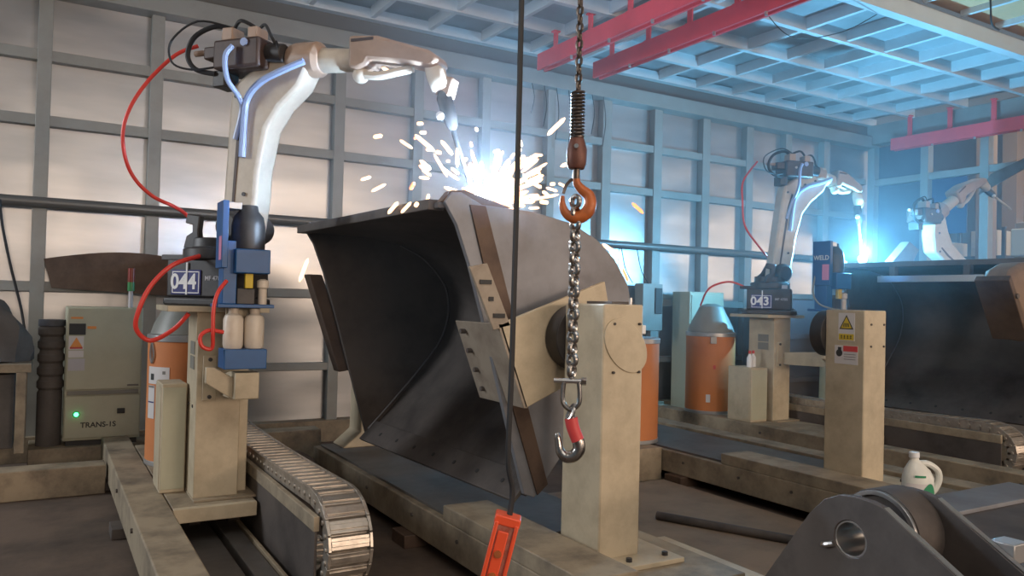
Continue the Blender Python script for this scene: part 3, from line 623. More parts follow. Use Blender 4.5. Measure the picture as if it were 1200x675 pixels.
def cleaning_station(loc, label, rz=0):
    """blue torch cleaning station standing on the tool bracket, pedestal-mounted"""
    t = thing('torch_cleaning_station', label, 'torch cleaning station', loc, rz, 'blue torch cleaning stations')
    MB().box(-0.13, 0.15, -0.1, 0.1, 0.0, 0.018).build('base_plate', M['blue'], t, 0.003)
    MB().box(-0.10, -0.03, -0.05, 0.06, 0.018, 0.34).build('stand', M['blue'], t, 0.004)
    MB().box(-0.115, -0.085, -0.09, 0.07, 0.20, 0.54).build('back_plate', M['blue'], t, 0.003)
    MB().box(-0.117, -0.112, -0.08, -0.02, 0.24, 0.36).build('pink_label', M['label_pink'], t, 0)['label'] = 'pink label'
    MB().box(-0.085, -0.02, -0.075, 0.05, 0.50, 0.535).build('top_clamp', M['drum_lid'], t, 0.003)
    MB().stack([((0.03, 0, 0.30), 0.085), ((0.03, 0, 0.42), 0.085), ((0.03, 0, 0.47), 0.075), ((0.03, 0, 0.50), 0.05), ((0.03, 0, 0.53), 0.045)], 24).build('spindle_motor', M['black'], t, 0.004)
    MB().box(-0.05, 0.125, -0.1, 0.08, 0.175, 0.30).build('motor_housing', M['blue'], t, 0.006)
    MB().box(0.005, 0.045, -0.08, -0.05, 0.10, 0.175).build('yellow_valve', M['yellow'], t, 0.003)['label'] = 'yellow valve'
    MB().box(-0.03, 0.06, -0.06, 0.05, 0.018, 0.10).build('cutter_body', M['black'], t, 0.004)
    MB().stack([((0.10, -0.05, 0.018), 0.022), ((0.10, -0.05, 0.10), 0.022), ((0.10, -0.05, 0.105), 0.03), ((0.10, -0.05, 0.14), 0.03), ((0.10, -0.05, 0.15), 0.012)], 14).build('spray_nozzle', M['canister'], t, 0.002)
    # lubricant canisters hung below
    MB().box(-0.09, 0.12, -0.1, 0.06, -0.31, -0.21).build('canister_tray', M['blue'], t, 0.004)
    for x in (-0.035, 0.07):
        MB().stack([((x, -0.02, -0.21), 0.044), ((x, -0.02, -0.19), 0.050), ((x, -0.02, -0.06), 0.050), ((x, -0.02, -0.04), 0.042), ((x, -0.02, -0.03), 0.026), ((x, -0.02, 0.0), 0.026)], 20).build('canister', M['canister'], t, 0.003)
    MB().box(-0.06, 0.10, 0.045, 0.06, -0.22, 0.0).build('hanger_plate', M['beige'], t, 0.002)
    return t
cleaning_station((0.88, 4.24, 1.285), 'blue torch cleaning station hung beside robot 044')
s2 = cleaning_station((6.30, 4.84, 1.33), 'blue torch cleaning station with a pink label beside robot 043'); s2.scale = (1.2, 1.2, 1.2)
lettering('WELD', 0.05, frame_on((-0.1155, -0.01, 0.41), FACE_X), M['label_white'], s2, 0.001)
# ------------------------------------------------------------------ wire drums
def drum(loc, label, hood, tags=True, rz=0.0):
    t = thing('wire_drum', label, 'wire drum', loc, rz, 'orange welding wire drums')
    MB().stack([((0, 0, 0), 0.252), ((0, 0, 0.80), 0.252)], 40).build('body', M['drum'], t, 0.003)
    MB().stack([((0, 0, 0.0), 0.257), ((0, 0, 0.03), 0.257)], 40).build('bottom_rim', M['drum_lid'], t, 0.003)
    MB().stack([((0, 0, 0.79), 0.258), ((0, 0, 0.83), 0.258), ((0, 0, 0.835), 0.245)], 40).build('lid_rim', M['drum_lid'], t, 0.003)
    if hood: MB().stack([((0, 0, 0.835), 0.24), ((0, 0, 0.9), 0.22), ((0, 0, 1.04), 0.15), ((0, 0, 1.10), 0.12), ((0, 0, 1.13), 0.05)], 36).build('cone_hood', M['hood'], t, 0.004)
    def patch(name, a0, a1, z0, z1, m_, r=0.2535):
        p = MB(); A = []; n = 6
        lo = [p.bm.verts.new((math.cos(a0 + (a1 - a0) * k / n) * r, math.sin(a0 + (a1 - a0) * k / n) * r, z0)) for k in range(n + 1)]
        hi = [p.bm.verts.new((v.co.x, v.co.y, z1)) for v in lo]
        for k in range(n): p.bm.faces.new((lo[k], lo[k + 1], hi[k + 1], hi[k]))
        return p.build(name, m_, t, 0)
    D = math.radians
    if tags:
        patch('label', D(-137), D(-112), 0.52, 0.63, M['label_white']); patch('label', D(-112), D(-95), 0.55, 0.63, M['label_white'])
        patch('label', D(-137), D(-120), 0.30, 0.51, M['label_white'])
        patch('label_mark', D(-130), D(-122), 0.545, 0.585, M['ink'], 0.2545); patch('label_mark', D(-106), D(-101), 0.585, 0.605, M['ink_grey'], 0.2545)
        patch('label_mark', D(-136), D(-121), 0.40, 0.408, M['navy'], 0.2545); patch('label_mark', D(-136), D(-121), 0.495, 0.508, M['ink_grey'], 0.2545)
        p = MB().tube([(0.256 * math.cos(D(a)), 0.256 * math.sin(D(a)), z) for a, z in ((-128, 0.78), (-124, 0.74), (-123, 0.69), (-127, 0.655), (-131, 0.69), (-131, 0.74))], 0.008, 8, 5, closed=True); p.build('closing_clasp', M['edge_steel'], t, 0)
    else:
        patch('label', D(-143), D(-133), 0.12, 0.2, M['label_white'])
        patch('label_mark', D(-128), D(-122), 0.46, 0.50, M['red_label'])
        p = MB().box(-0.03, 0.03, -0.012, 0.012, -0.04, 0.03, Matrix.Translation((0.26 * math.cos(D(-128)), 0.26 * math.sin(D(-128)), 0.76)) @ Matrix.Rotation(D(-38), 4, 'Z')); p.build('closing_clasp', M['edge_steel'], t, 0.003)
    return t
drum((0.85, 5.62, 0.25), 'orange wire drum with white labels behind robot 044 pedestal', True, True, math.radians(-30))
drum((6.07, 6.12, 0.25), 'orange wire drum under a grey cone hood beside robot 043', True, False)
tag(MB().box(3.75, 4.17, 4.7, 5.45, 0.0, 0.25).build('drum_platform', M['beige_dirty'], bev=0.004), 'low beige platform on the floor behind the front beige post', 'platform')
drum((4.12, 5.08, 0.252), 'orange wire drum half hidden behind the front beige post', False, False)

# low boxes on the carriages
def side_box(loc, label, w, d, h):
    t = thing('junction_box', label, 'junction box', loc, 0, 'beige junction boxes on the robot carriages')
    MB().box(0, w, 0, d, 0, h).build('body', M['beige'], t, 0.006)
    MB().box(-0.004, 0, 0.02, d - 0.02, 0.02, h - 0.02).build('door', M['beige'], t, 0.002)
    MB().box(0.005, w - 0.005, -0.004, 0.0, 0.02, h - 0.02).build('front_panel', M['cabinet'], t, 0.002)
    return t
side_box((0.58, 4.72, 0.25), 'narrow beige box left of robot 044 pedestal', 0.13, 0.26, 0.6)
side_box((5.86, 5.36, 0.25), 'beige box between the hooded drum and robot 043 pedestal', 0.22, 0.30, 0.52)

# ------------------------------------------------------------------ hoses
def hose(label, pts, r, m_='hose_red', group='red hoses'):
    return tag(MB().tube(pts, r, 10, 10).build('hose', M[m_], bev=0), label, 'hose', group)
hose('red wire hose arching from the top of robot 044 down along the wall', [(0.74, 4.92, 2.80), (0.62, 4.95, 2.73), (0.48, 5.0, 2.56), (0.39, 5.02, 2.38), (0.37, 5.05, 2.22), (0.42, 5.1, 2.05), (0.54, 5.15, 1.93), (0.76, 5.25, 1.83), (0.90, 5.45, 1.60), (0.87, 5.6, 1.08)], 0.011)
hose('red hose looping down beside the number 044 base', [(0.74, 4.55, 1.56), (0.588, 4.5, 1.50), (0.486, 4.5, 1.39), (0.43, 4.5, 1.26), (0.423, 4.52, 1.16), (0.495, 4.54, 1.10), (0.598, 4.5, 1.16), (0.665, 4.46, 1.245)], 0.012)
hose('red hose curling between the blue cleaning station and the pedestal', [(0.80, 4.19, 1.42), (0.755, 4.16, 1.36), (0.735, 4.15, 1.28), (0.735, 4.15, 1.16), (0.735, 4.17, 1.08), (0.69, 4.17, 1.09), (0.68, 4.17, 1.14), (0.72, 4.17, 1.17), (0.79, 4.18, 1.16)], 0.010)
hose('red wire hose hanging behind robot 043 at its left', [(6.20, 5.65, 2.83), (6.02, 5.66, 2.62), (5.97, 5.62, 2.41), (5.99, 5.6, 2.16), (6.2, 5.6, 1.96), (6.36, 5.62, 1.86)], 0.010)
hose('short red hose arching over the hooded drum', [(5.80, 6.0, 1.36), (5.72, 5.8, 1.53), (5.86, 5.68, 1.60), (6.02, 5.6, 1.55), (6.1, 5.55, 1.5)], 0.010)
hose('thin teal hose looping under the blue cleaning station of robot 043', [(6.17, 4.90, 1.66), (6.12, 4.88, 1.5), (6.13, 4.82, 1.40), (6.19, 4.74, 1.36), (6.28, 4.715, 1.35)], 0.008, 'hood', None)

# ------------------------------------------------------------------ power cabinet by the back wall
t = thing('controller_cabinet', 'pale green grey welding power cabinet with a green light by the back wall', 'cabinet', (0.16, 6.82, 0.22))
w, h = 0.525, 1.01
tag(MB().box(-0.06, 1.5, 6.78, 7.22, 0.0, 0.18).build('cabinet_plinth', M['beige_dirty'], bev=0.006), 'low dirty beige plinth under the power cabinet', 'plinth')
MB().box(0, w, 0.0, 0.38, 0.0, h).build('body', M['cabinet'], t, 0.006)
MB().box(0.02, w - 0.02, 0.02, 0.36, -0.04, 0.0).build('plinth_base', M['ink'], t, 0)
dr = MB().box(0.008, w - 0.008, -0.015, 0, 0.385, h - 0.008).build('door', M['cabinet'], t, 0.004)
MB().box(w - 0.10, w - 0.02, -0.022, -0.015, 0.405, 0.418).build('door_handle', M['ink_grey'], dr, 0.001)
MB().box(0.02, 0.13, -0.02, -0.015, 0.80, 0.885).build('display_window', M['ink'], dr, 0.002)
MB().box(0.02, 0.12, -0.017, -0.015, 0.69, 0.79).build('warning_sticker', M['label_white'], dr, 0)
MB().prism([(0.028, 0.705), (0.112, 0.705), (0.07, 0.782)], 'y', -0.018, -0.017).build('warning_triangle', M['orange_tri'], dr, 0)
MB().box(0.028, 0.112, -0.018, -0.017, 0.695, 0.708).build('caption_strip', M['red_label'], dr, 0)
MB().box(0.02, 0.12, -0.017, -0.015, 0.63, 0.68).build('label', M['label_white'], dr, 0)
MB().box(0.02, 0.13, -0.017, -0.015, 0.53, 0.62).build('label', M['label_grey'], dr, 0)
MB().box(0.03, 0.11, -0.017, -0.015, 0.92, 0.935).build('maker_strip', M['orange_tri'], dr, 0)
MB().box(0.14, 0.20, -0.017, -0.015, 0.845, 0.865).build('red_note', M['orange_tri'], dr, 0)
lp = MB().box(0.008, w - 0.008, -0.012, 0, 0.02, 0.335).build('lower_panel', M['cabinet'], t, 0.003)
MB().box(0.02, w - 0.02, -0.016, 0, 0.345, 0.375).build('vent_slot', M['grille'], t, 0.002)
MB().cyl((0.085, -0.013, 0.20), (0.085, -0.011, 0.20), 0.026, seg=20).build('lamp_bezel', M['green'], lp, 0)
MB().ball((0.085, -0.018, 0.20), 0.016, 12, 8).build('power_lamp', M['led'], lp, 0)['label'] = 'glowing green power lamp'
MB().box(0.36, 0.415, -0.022, -0.012, 0.195, 0.235).build('switch', M['ink'], lp, 0.003)
lettering('TRANS-1S', 0.055, frame_on((0.235, -0.0128, 0.115), FACE_Y), M['ink'], lp, 0.0012)
# beacon
t = thing('signal_tower', 'small red and green signal lamp on a pole standing on the power cabinet', 'signal lamp', (0.60, 6.92, 1.23))
MB().cyl((0, 0, 0), (0, 0, 0.13), 0.016, seg=12).build('pole', M['label_grey'], t, 0)
MB().cyl((0, 0, 0.13), (0, 0, 0.20), 0.026, seg=16).build('green_lens', M['lamp_green'], t, 0.002)
MB().cyl((0, 0, 0.20), (0, 0, 0.31), 0.026, seg=16).build('red_lens', M['lamp_red'], t, 0.002)
# curved sheet lying against the wall
t = MB(); N = 14; top = []; rows = []
for j in range(2):
    for s in (0, 1): rows.append([])
for i in range(N + 1):
    u = i / N; x = 0.0 + u * 1.05; zt = 1.60 + 0.075 * math.sin(u * PI * 0.85); zb = 1.37 - 0.05 * u
    for s in (0, 1):
        yb = 7.286 - 0.10 * math.sin(u * PI) + s * 0.012
        rows[s].append(t.bm.verts.new((x + (0.06 * (1 - u)), yb - 0.0, zb))); rows[2 + s].append(t.bm.verts.new((x, yb, zt)))
for i in range(N):
    for s in (0, 1): t.bm.faces.new((rows[s][i], rows[s][i + 1], rows[2 + s][i + 1], rows[2 + s][i]))
    t.bm.faces.new((rows[0][i], rows[0][i + 1], rows[1][i + 1], rows[1][i])); t.bm.faces.new((rows[2][i], rows[2][i + 1], rows[3][i + 1], rows[3][i]))
for i in (0, N): t.bm.faces.new((rows[0][i], rows[1][i], rows[3][i], rows[2][i]))
tag(t.build('curved_plate', M['steel_brown'], bev=0), 'curved dark brown steel plate resting against the back wall above the power cabinet', 'steel plate')

# left edge: bellows stack, bench, canvas lump, cable
t = thing('bellows_duct', 'dark pleated bellows standing left of the power cabinet', 'bellows', (0.07, 6.95, 0.18))
prs = [((0, 0, 0), 0.085), ((0, 0, 0.40), 0.085)]
for k in range(5): z = 0.40 + k * 0.10; prs += [((0, 0, z + 0.02), 0.075), ((0, 0, z + 0.04), 0.09), ((0, 0, z + 0.085), 0.09), ((0, 0, z + 0.10), 0.078)]
MB().stack(prs, 20).build('pleats', M['tarp'], t, 0)
MB().cyl((0, 0, 0.9), (0, 0, 0.95), 0.09, seg=20).build('collar', M['hall_dark'], t, 0.003)
t = thing('workbench', 'dim dirty steel bench at the left edge by the back wall', 'bench', (-0.55, 6.6, 0.21))
MB().box(-0.35, 0.50, -0.1, 0.45, 0.56, 0.62).build('top', M['beige_dirty'], t, 0.004)
for x in (-0.33, 0.44):
    for y in (-0.08, 0.40): MB().box(x - 0.03, x + 0.03, y - 0.03, y + 0.03, 0, 0.56).build('leg', M['beige_dirty'], t, 0.003)
MB().box(-0.28, 0.40, 0.0, 0.4, 0.02, 0.54).build('cupboard', M['tarp'], t, 0.004)
c = MB()
pts = []
for j in range(9):
    a = j / 8; ring = []
    for k in range(20):
        an = 2 * PI * k / 20; r = (0.33 * math.cos(a * 1.45) + 0.02) * (1 + 0.12 * math.sin(3 * an + j) + 0.06 * math.sin(7 * an))
        ring.append(c.bm.verts.new((-0.42 + r * math.cos(an), 6.78 + 0.6 * r * math.sin(an), 0.83 + 0.46 * math.sin(a * 1.57) + 0.01 * math.sin(5 * an))))
    pts.append(ring)
c.ring_faces(pts)
tag(c.build('canvas_cover', M['tarp'], bev=0), 'lumpy grey brown canvas cover heaped on the left bench', 'canvas cover')
wire('thin dark cable hanging down the back wall at the left edge', [(-0.30, 7.15, 2.03), (-0.28, 7.15, 1.85), (-0.22, 7.13, 1.55), (-0.14, 7.1, 1.22), (-0.11, 7.05, 1.05)], 0.010, name='cable', cat='cable')
tag(MB().box(-1.6, 0.40, 5.95, 6.15, 0.0, 0.19).build('floor_beam', M['beige_dirty'], bev=0.006), 'dirty beige beam lying on the floor before the bench at the left', 'beam')

# scrap and conduit between the wall and the middle positioner
tag(MB().box(1.55, 2.05, 6.55, 6.75, 0, 0.24).build('floor_beam', M['beige_dirty'], bev=0.006), 'short beige beam on the floor behind the drag chain', 'beam')
tag(MB().tube([(1.5, 6.2, 0.05), (1.62, 5.9, 0.16), (1.68, 5.6, 0.14), (1.6, 5.2, 0.04)], 0.05, 10, 6).build('conduit', M['steel_brown'], bev=0), 'rusty bent conduit on the floor between the drag chain and the positioner', 'conduit')

# ------------------------------------------------------------------ floor sheets, beams and rod in the right half
tag(MB().box(2.62, 4.1, 1.6, 4.6, 0.0, 0.03).build('floor_plate', M['floor_sheet'], bev=0.003), 'tan sheet steel plate on the floor between the two warning posts', 'floor plate')
tag(MB().box(2.60, 2.78, 1.9, 3.1, 0.03, 0.17).build('floor_beam', M['beige'], bev=0.006), 'short beige box beam beside the foot of the front post', 'beam')
t = thing('tie_rod', 'dark steel rod with a bright threaded end lying on the tan floor plate', 'steel rod', (3.30, 3.75, 0.055))
MB().cyl((0, 0, 0), (0.46, -0.95, 0), 0.026, seg=14).build('rod', M['steel_dark'], t, 0)
MB().cyl((0.46, -0.95, 0), (0.485, -1.0, 0), 0.03, 0.028, seg=14).build('threaded_end', M['edge_steel'], t, 0)
MB().box(0.36, 0.40, -0.86, -0.80, -0.025, 0.12).build('stop_bracket', M['steel_brown'], t, 0.003)
tag(MB().box(5.05, 5.25, 2.0, 6.9, 0.0, 0.25).build('floor_beam', M['beige_dirty'], bev=0.006), 'long beige floor beam between the stickered post and robot 043', 'beam')
# cluster behind drum 043
t = thing('electrical_cabinet', 'dim grey electrical cabinet against the back wall behind the hooded drum', 'cabinet', (6.55, 6.95, 0))
MB().box(0, 0.55, 0, 0.3, 0.0, 1.52).build('body', M['cabinet'], t, 0.006)
MB().box(0.02, 0.53, -0.012, 0.0, 0.1, 1.48).build('door', M['cabinet'], t, 0.003)
t = thing('panel_box', 'small grey control box on the back wall left of the hooded drum', 'control box', (5.98, 7.12, 1.05))
MB().box(0, 0.30, 0, 0.15, 0, 0.55).build('body', M['hood'], t, 0.006)
MB().box(0.18, 0.28, -0.015, 0, 0.2, 0.5).build('dark_panel', M['ink'], t, 0.002)
for x, L in (((5.72), 'thin cable'), ((5.95), 'second thin cable')):
    wire('%s hanging down the back wall left of the hooded drum' % L, [(x, 7.21, 2.0), (x + 0.03, 7.16, 1.75), (x + 0.12, 7.14, 1.6)], 0.006, name='cable', cat='cable')
for k, x in enumerate((6.16, 6.23)):
    t = thing('spray_bottle', 'small white bottle on the beige box beside robot 043 pedestal', 'bottle', (x - 0.22, 5.46 + k * 0.02, 0.77), 0, 'white bottles on the beige box')
    MB().stack([((0, 0, 0), 0.028), ((0, 0, 0.09), 0.028), ((0, 0, 0.12), 0.012), ((0, 0, 0.13), 0.012)], 16).build('body', M['white'], t, 0.002)
    MB().cyl((0, 0, 0.13), (0, 0, 0.16), 0.014, seg=12).build('cap', M['red_label'], t, 0.001)

# ------------------------------------------------------------------ hoist, chain sling, pendant
HX, HY = 1.615, 2.30
def link_mb(cz, pitch, wid, r, flip):
    L = pitch + 2 * r * 0.95; hl = L / 2 - wid / 2 + 0
    pts = []
    for k in range(7): a = PI * k / 6; pts.append((math.cos(a) * (wid / 2 - r), hl + math.sin(a) * (wid / 2 - r)))
    for k in range(7): a = PI + PI * k / 6; pts.append((math.cos(a) * (wid / 2 - r), -hl + math.sin(a) * (wid / 2 - r)))
    c, s = math.cos(flip), math.sin(flip)
    return MB().tube([(u * c, u * s, cz + v) for u, v in pts], r, 8, 1, closed=True)
t = thing('chain_hoist', 'hoist chain with spring and rusty orange hook hanging from the ceiling', 'chain hoist', (HX, HY, 0))
z = 2.24; k = 0; proto = {}
def add_links(t, z0, z1, pitch, wid, r, m_, base):
    n = int(round((z1 - z0) / pitch)); protos = []
    for k in range(n):
        if k < 2:
            o = link_mb(0, pitch, wid, r, base + (k % 2) * PI / 2).build('link', m_, t, 0); protos.append(o)
        else:
            o = protos[k % 2].copy(); COL.objects.link(o); o.parent = t
        o.location = (0, 0, z0 + (k + 0.5) * pitch)
add_links(t, 1.985, 4.10, 0.030, 0.030, 0.0055, M['chain_dark'], 0.5)
MB().box(-0.06, 0.06, -0.06, 0.06, 4.08, 4.22).build('ceiling_bracket', M['chain_dark'], t, 0.004)
sp = []
for i in range(14 * 12 + 1): a = 2 * PI * i / 12; sp.append((0.022 * math.cos(a), 0.022 * math.sin(a), 1.93 + 0.17 * i / (14 * 12)))
MB().tube(sp, 0.005, 6, 1).build('buffer_spring', M['chain_dark'], t, 0)
blk = MB().stack([((0, 0, 1.825), 0.028), ((0, 0, 1.84), 0.036), ((0, 0, 1.895), 0.036), ((0, 0, 1.93), 0.026), ((0, 0, 1.945), 0.018)], 20); blk.build('hook_block', M['hook_block'], t, 0.003)
RH = Matrix.Rotation(math.radians(-38), 4, 'Z')
MB().cyl(RH @ Vector((0, -0.045, 1.90)), RH @ Vector((0.0, 0.045, 1.90)), 0.008, seg=10).build('block_pin', M['edge_steel'], t, 0)
MB().cyl((0, 0, 1.83), (0, 0, 1.79), 0.013, seg=14).build('swivel_shank', M['chain_dark'], t, 0)
hk = [(0, 1.80), (0.003, 1.775), (0.022, 1.752), (0.045, 1.733), (0.052, 1.705), (0.043, 1.676), (0.018, 1.655), (-0.012, 1.655), (-0.036, 1.672), (-0.047, 1.70), (-0.046, 1.73)]
MB().tube([RH @ Vector((x, 0, zz)) for x, zz in hk], 0.015, 12, 6, radii=[0.012, 0.014, 0.017, 0.020, 0.0225, 0.024, 0.023, 0.020, 0.016, 0.012, 0.006]).build('hook', M['hook_orange'], t, 0)
MB().tube([RH @ Vector(p) for p in ((0.0, 0, 1.79), (-0.02, 0, 1.785), (-0.036, 0, 1.765), (-0.045, 0, 1.738))], 0.006, 8, 5).build('safety_latch', M['chain_dark'], t, 0)
# sling chain
t = thing('sling_chain', 'shiny steel chain with shackle and red grab hook hanging from the orange hook', 'chain sling', (HX, HY, 0))
add_links(t, 1.09, 1.73, 0.040, 0.050, 0.0092, M['chain'], 0.35)
sh = MB().tube([RH @ Vector(p) for p in ((-0.026, 0, 1.075), (-0.030, 0, 1.03), (-0.026, 0, 0.995), (0, 0, 0.975), (0.026, 0, 0.995), (0.030, 0, 1.03), (0.026, 0, 1.075))], 0.009, 10, 6); sh.build('shackle', M['chain'], t, 0)
MB().cyl(RH @ Vector((-0.062, 0, 1.075)), RH @ Vector((0.045, 0, 1.075)), 0.009, seg=12).build('shackle_pin', M['edge_steel'], t, 0.001)
MB().cyl(RH @ Vector((0.034, 0, 1.075)), RH @ Vector((0.052, 0, 1.075)), 0.014, seg=6).build('shackle_nut', M['chain'], t, 0)
MB().tube([(0.017 * math.cos(a) * 0.75, 0.017 * math.sin(a) * 0.75, 0.962 + 0.028 * math.sin(a * 1.0 + 1.57)) for a in [2 * PI * q / 10 for q in range(10)]], 0.007, 8, 3, closed=True).build('joining_ring', M['chain'], t, 0)
gk = [(0.0, 0.955), (0.004, 0.925), (0.012, 0.895), (0.022, 0.865), (0.024, 0.835), (0.010, 0.812), (-0.010, 0.808), (-0.024, 0.822), (-0.030, 0.845), (-0.034, 0.875), (-0.036, 0.89)]
MB().tube([RH @ Vector((x * 1.3, 0, zz)) for x, zz in gk], 0.014, 12, 6, radii=[0.014, 0.018, 0.021, 0.022, 0.022, 0.022, 0.021, 0.017, 0.013, 0.011, 0.007]).build('grab_hook', M['chain'], t, 0)
MB().tube([RH @ Vector((x * 1.3, 0, zz)) for x, zz in ((0.001, 0.945), (0.006, 0.915), (0.014, 0.888), (0.021, 0.868))], 0.0235, 12, 6).build('red_paint_band', M['red_label'], t, 0)
# pendant on its cable
t = thing('pendant_control', 'orange red crane pendant hanging on a long black cable', 'crane pendant', (1.19, 2.0, 0))
MB().tube([(0, 0, 4.05), (0, 0, 3.0), (0.003, 0, 2.0), (0, 0, 1.2), (-0.005, 0, 0.9), (0.012, 0, 0.80), (0.004, 0, 0.72)], 0.0085, 8, 8).build('cable', M['rubber'], t, 0)
RP = Matrix.Translation((0.0, 0, 0.72)) @ Matrix.Rotation(math.radians(-32), 4, 'Z') @ Matrix.Rotation(math.radians(13), 4, 'Y')
MB().box(-0.036, 0.036, -0.03, 0.03, -0.42, 0.0, RP).build('casing', M['pendant_dark'], t, 0.008)
MB().box(-0.020, 0.012, -0.036, -0.028, -0.42, -0.035, RP).build('button_strip', M['pendant'], t, 0.003)
MB().box(-0.038, 0.038, -0.032, 0.032, -0.02, 0.008, RP).build('top_collar', M['pendant'], t, 0.004)
for s in (-1, 1): MB().box(s * 0.030 - 0.006, s * 0.030 + 0.006, -0.036, -0.026, -0.42, -0.01, RP).build('edge_guard', M['pendant'], t, 0.003)
for q in range(5): MB().cyl(RP @ Vector((-0.004, -0.042, -0.10 - q * 0.065)), RP @ Vector((-0.004, -0.034, -0.10 - q * 0.065)), 0.011, seg=12).build('push_button', M['hook_orange'], t, 0)

# ------------------------------------------------------------------ foreground bracket
t = thing('steel_bracket', 'dark steel twin-plate bracket with a bored hole in the right foreground', 'bracket', (2.4, 1.75, 0))
prof = [(0.42, 0.0), (0.42, 0.26), (0.36, 0.33), (0.16, 0.62), (0.10, 0.68), (0.04, 0.708), (-0.02, 0.715), (-0.08, 0.712), (-0.13, 0.70), (-0.37, 0.553), (-1.1, 0.12), (-1.1, 0.0)]
def plate_with_hole(x0, x1, hy, hz, hr):
    mb = MB(); n = len(prof)
    # ring polygon around the hole: match outline points to hole points by angle
    pts = []
    for i in range(n):
        a, b_ = prof[i], prof[(i + 1) % n]
        for k in range(4): pts.append((a[0] + (b_[0] - a[0]) * k / 4, a[1] + (b_[1] - a[1]) * k / 4))
    hole = []
    for y, z in pts: a = math.atan2(z - hz, y - hy); hole.append((hy + hr * math.cos(a), hz + hr * math.sin(a)))
    R = [[mb.bm.verts.new((x, y, z)) for y, z in q] for x, q in ((x0, pts), (x1, pts), (x1, hole), (x0, hole))]
    N = len(pts)
    for a, b_ in ((0, 1), (1, 2), (2, 3), (3, 0)):
        for i in range(N): mb.bm.faces.new((R[a][i], R[a][(i + 1) % N], R[b_][(i + 1) % N], R[b_][i]))
    return mb
plate_with_hole(0, 0.03, -0.005, 0.565, 0.063).build('side_plate', M['steel_dark'], t, 0.003)
plate_with_hole(0.30, 0.33, -0.005, 0.565, 0.063).build('side_plate', M['steel_dark'], t, 0.003)
def ringx(x0, x1, ro, ri, m_, name, hy=-0.005, hz=0.565, seg=40):
    mb = MB(); R = [[mb.bm.verts.new((x, hy + r * math.cos(2 * PI * k / seg), hz + r * math.sin(2 * PI * k / seg))) for k in range(seg)] for x, r in ((x0, ro), (x1, ro), (x1, ri), (x0, ri))]
    mb.ring_faces(R, close_v=True); return mb.build(name, m_, t, 0.001)
for dx in (0.0, 0.30):
    e = MB(); e.prism([(-0.13, 0.702), (-0.13, 0.698), (-1.1, 0.118), (-1.1, 0.124)], 'x', dx + 0.003, dx + 0.027); e.build('ground_edge', M['edge_steel'], t, 0)
ringx(0.004, 0.33, 0.0625, 0.056, M['edge_steel'], 'bore_sleeve')
ringx(0.16, 0.30, 0.155, 0.063, M['steel_dark'], 'boss_tube')
ringx(0.145, 0.16, 0.150, 0.135, M['edge_steel'], 'machined_ring')
MB().tube([(-0.004, 0.058, 0.535), (-0.012, 0.085, 0.525), (-0.006, 0.10, 0.52)], 0.010, 8, 5).build('weld_tack', M['edge_steel'], t, 0)
MB().box(0.33, 0.42, -0.37, -0.29, 0.535, 0.60).build('pale_lug', M['drum_lid'], t, 0.004)
MB().box(0.03, 0.30, -1.05, -0.55, 0.02, 0.05).build('cross_plate', M['steel_dark'], t, 0.003)
# dark steel fabrication behind it, jug on top
t = thing('steel_fabrication', 'flat dark steel box section lying behind the foreground bracket', 'steel box', (3.35, 1.35, 0))
MB().box(0, 1.6, 0.0, 1.18, 0.0, 0.33).build('body', M['steel_dark'], t, 0.004)
MB().box(-0.02, 1.62, 0.93, 1.2, 0.33, 0.352).build('top_flange', M['steel_plate'], t, 0.003)
MB().box(0.0, 1.6, 0.3, 0.32, 0.33, 0.40).build('rib', M['steel_plate'], t, 0.003)
t = thing('plastic_jug', 'white plastic jug with a green label standing behind the foreground bracket', 'jug', (3.86, 2.42, 0.352), math.radians(-32)); t.scale = (1.12, 1.12, 1.1)
SC = 0.95
MB().stack([((0, 0, 0), 0.062), ((0, 0, 0.01), 0.07), ((0, 0, 0.14), 0.07), ((-0.005, 0, 0.175), 0.058), ((-0.012, 0, 0.205), 0.034), ((-0.016, 0, 0.222), 0.020), ((-0.018, 0, 0.235), 0.020)], 24, sq=(1.0, 0.72)).build('body', M['jug'], t, 0)
MB().stack([((-0.018, 0, 0.232), 0.023), ((-0.018, 0, 0.258), 0.022)], 18).build('cap', M['white'], t, 0.003)
MB().tube([(0.0, 0, 0.205), (0.045, 0, 0.205), (0.088, 0, 0.175), (0.095, 0, 0.13), (0.075, 0, 0.085), (0.055, 0, 0.07)], 0.014, 10, 6).build('handle', M['jug'], t, 0)
lb = MB(); n = 10; q0 = [[], []]
for k in range(n + 1):
    a = math.radians(-150 + 110 * k / n)
    for i, zz in enumerate((0.03, 0.12)): q0[i].append(lb.bm.verts.new((0.0712 * math.cos(a), 0.72 * 0.0712 * math.sin(a), zz)))
for k in range(n): lb.bm.faces.new((q0[0][k], q0[0][k + 1], q0[1][k + 1], q0[1][k]))
lb.build('label', M['label_white'], t, 0)
lb = MB(); q0 = [[], []]
for k in range(n + 1):
    a = math.radians(-95 + 65 * k / n)
    for i, zz in enumerate((0.062, 0.082 + 0.04 * math.sin(k / n * PI))): q0[i].append(lb.bm.verts.new((0.072 * math.cos(a), 0.72 * 0.072 * math.sin(a), zz)))
for k in range(n): lb.bm.faces.new((q0[0][k], q0[0][k + 1], q0[1][k + 1], q0[1][k]))
lb.build('green_emblem', M['green'], t, 0)
lb = MB(); q0 = [[], []]
for k in range(n + 1):
    a = math.radians(-120 + 40 * k / n)
    for i, zz in enumerate((0.148, 0.158)): q0[i].append(lb.bm.verts.new((0.0725 * math.cos(a) * 0.95, 0.72 * 0.0725 * math.sin(a), zz)))
for k in range(n): lb.bm.faces.new((q0[0][k], q0[0][k + 1], q0[1][k + 1], q0[1][k]))
lb.build('green_stripe', M['green'], t, 0)

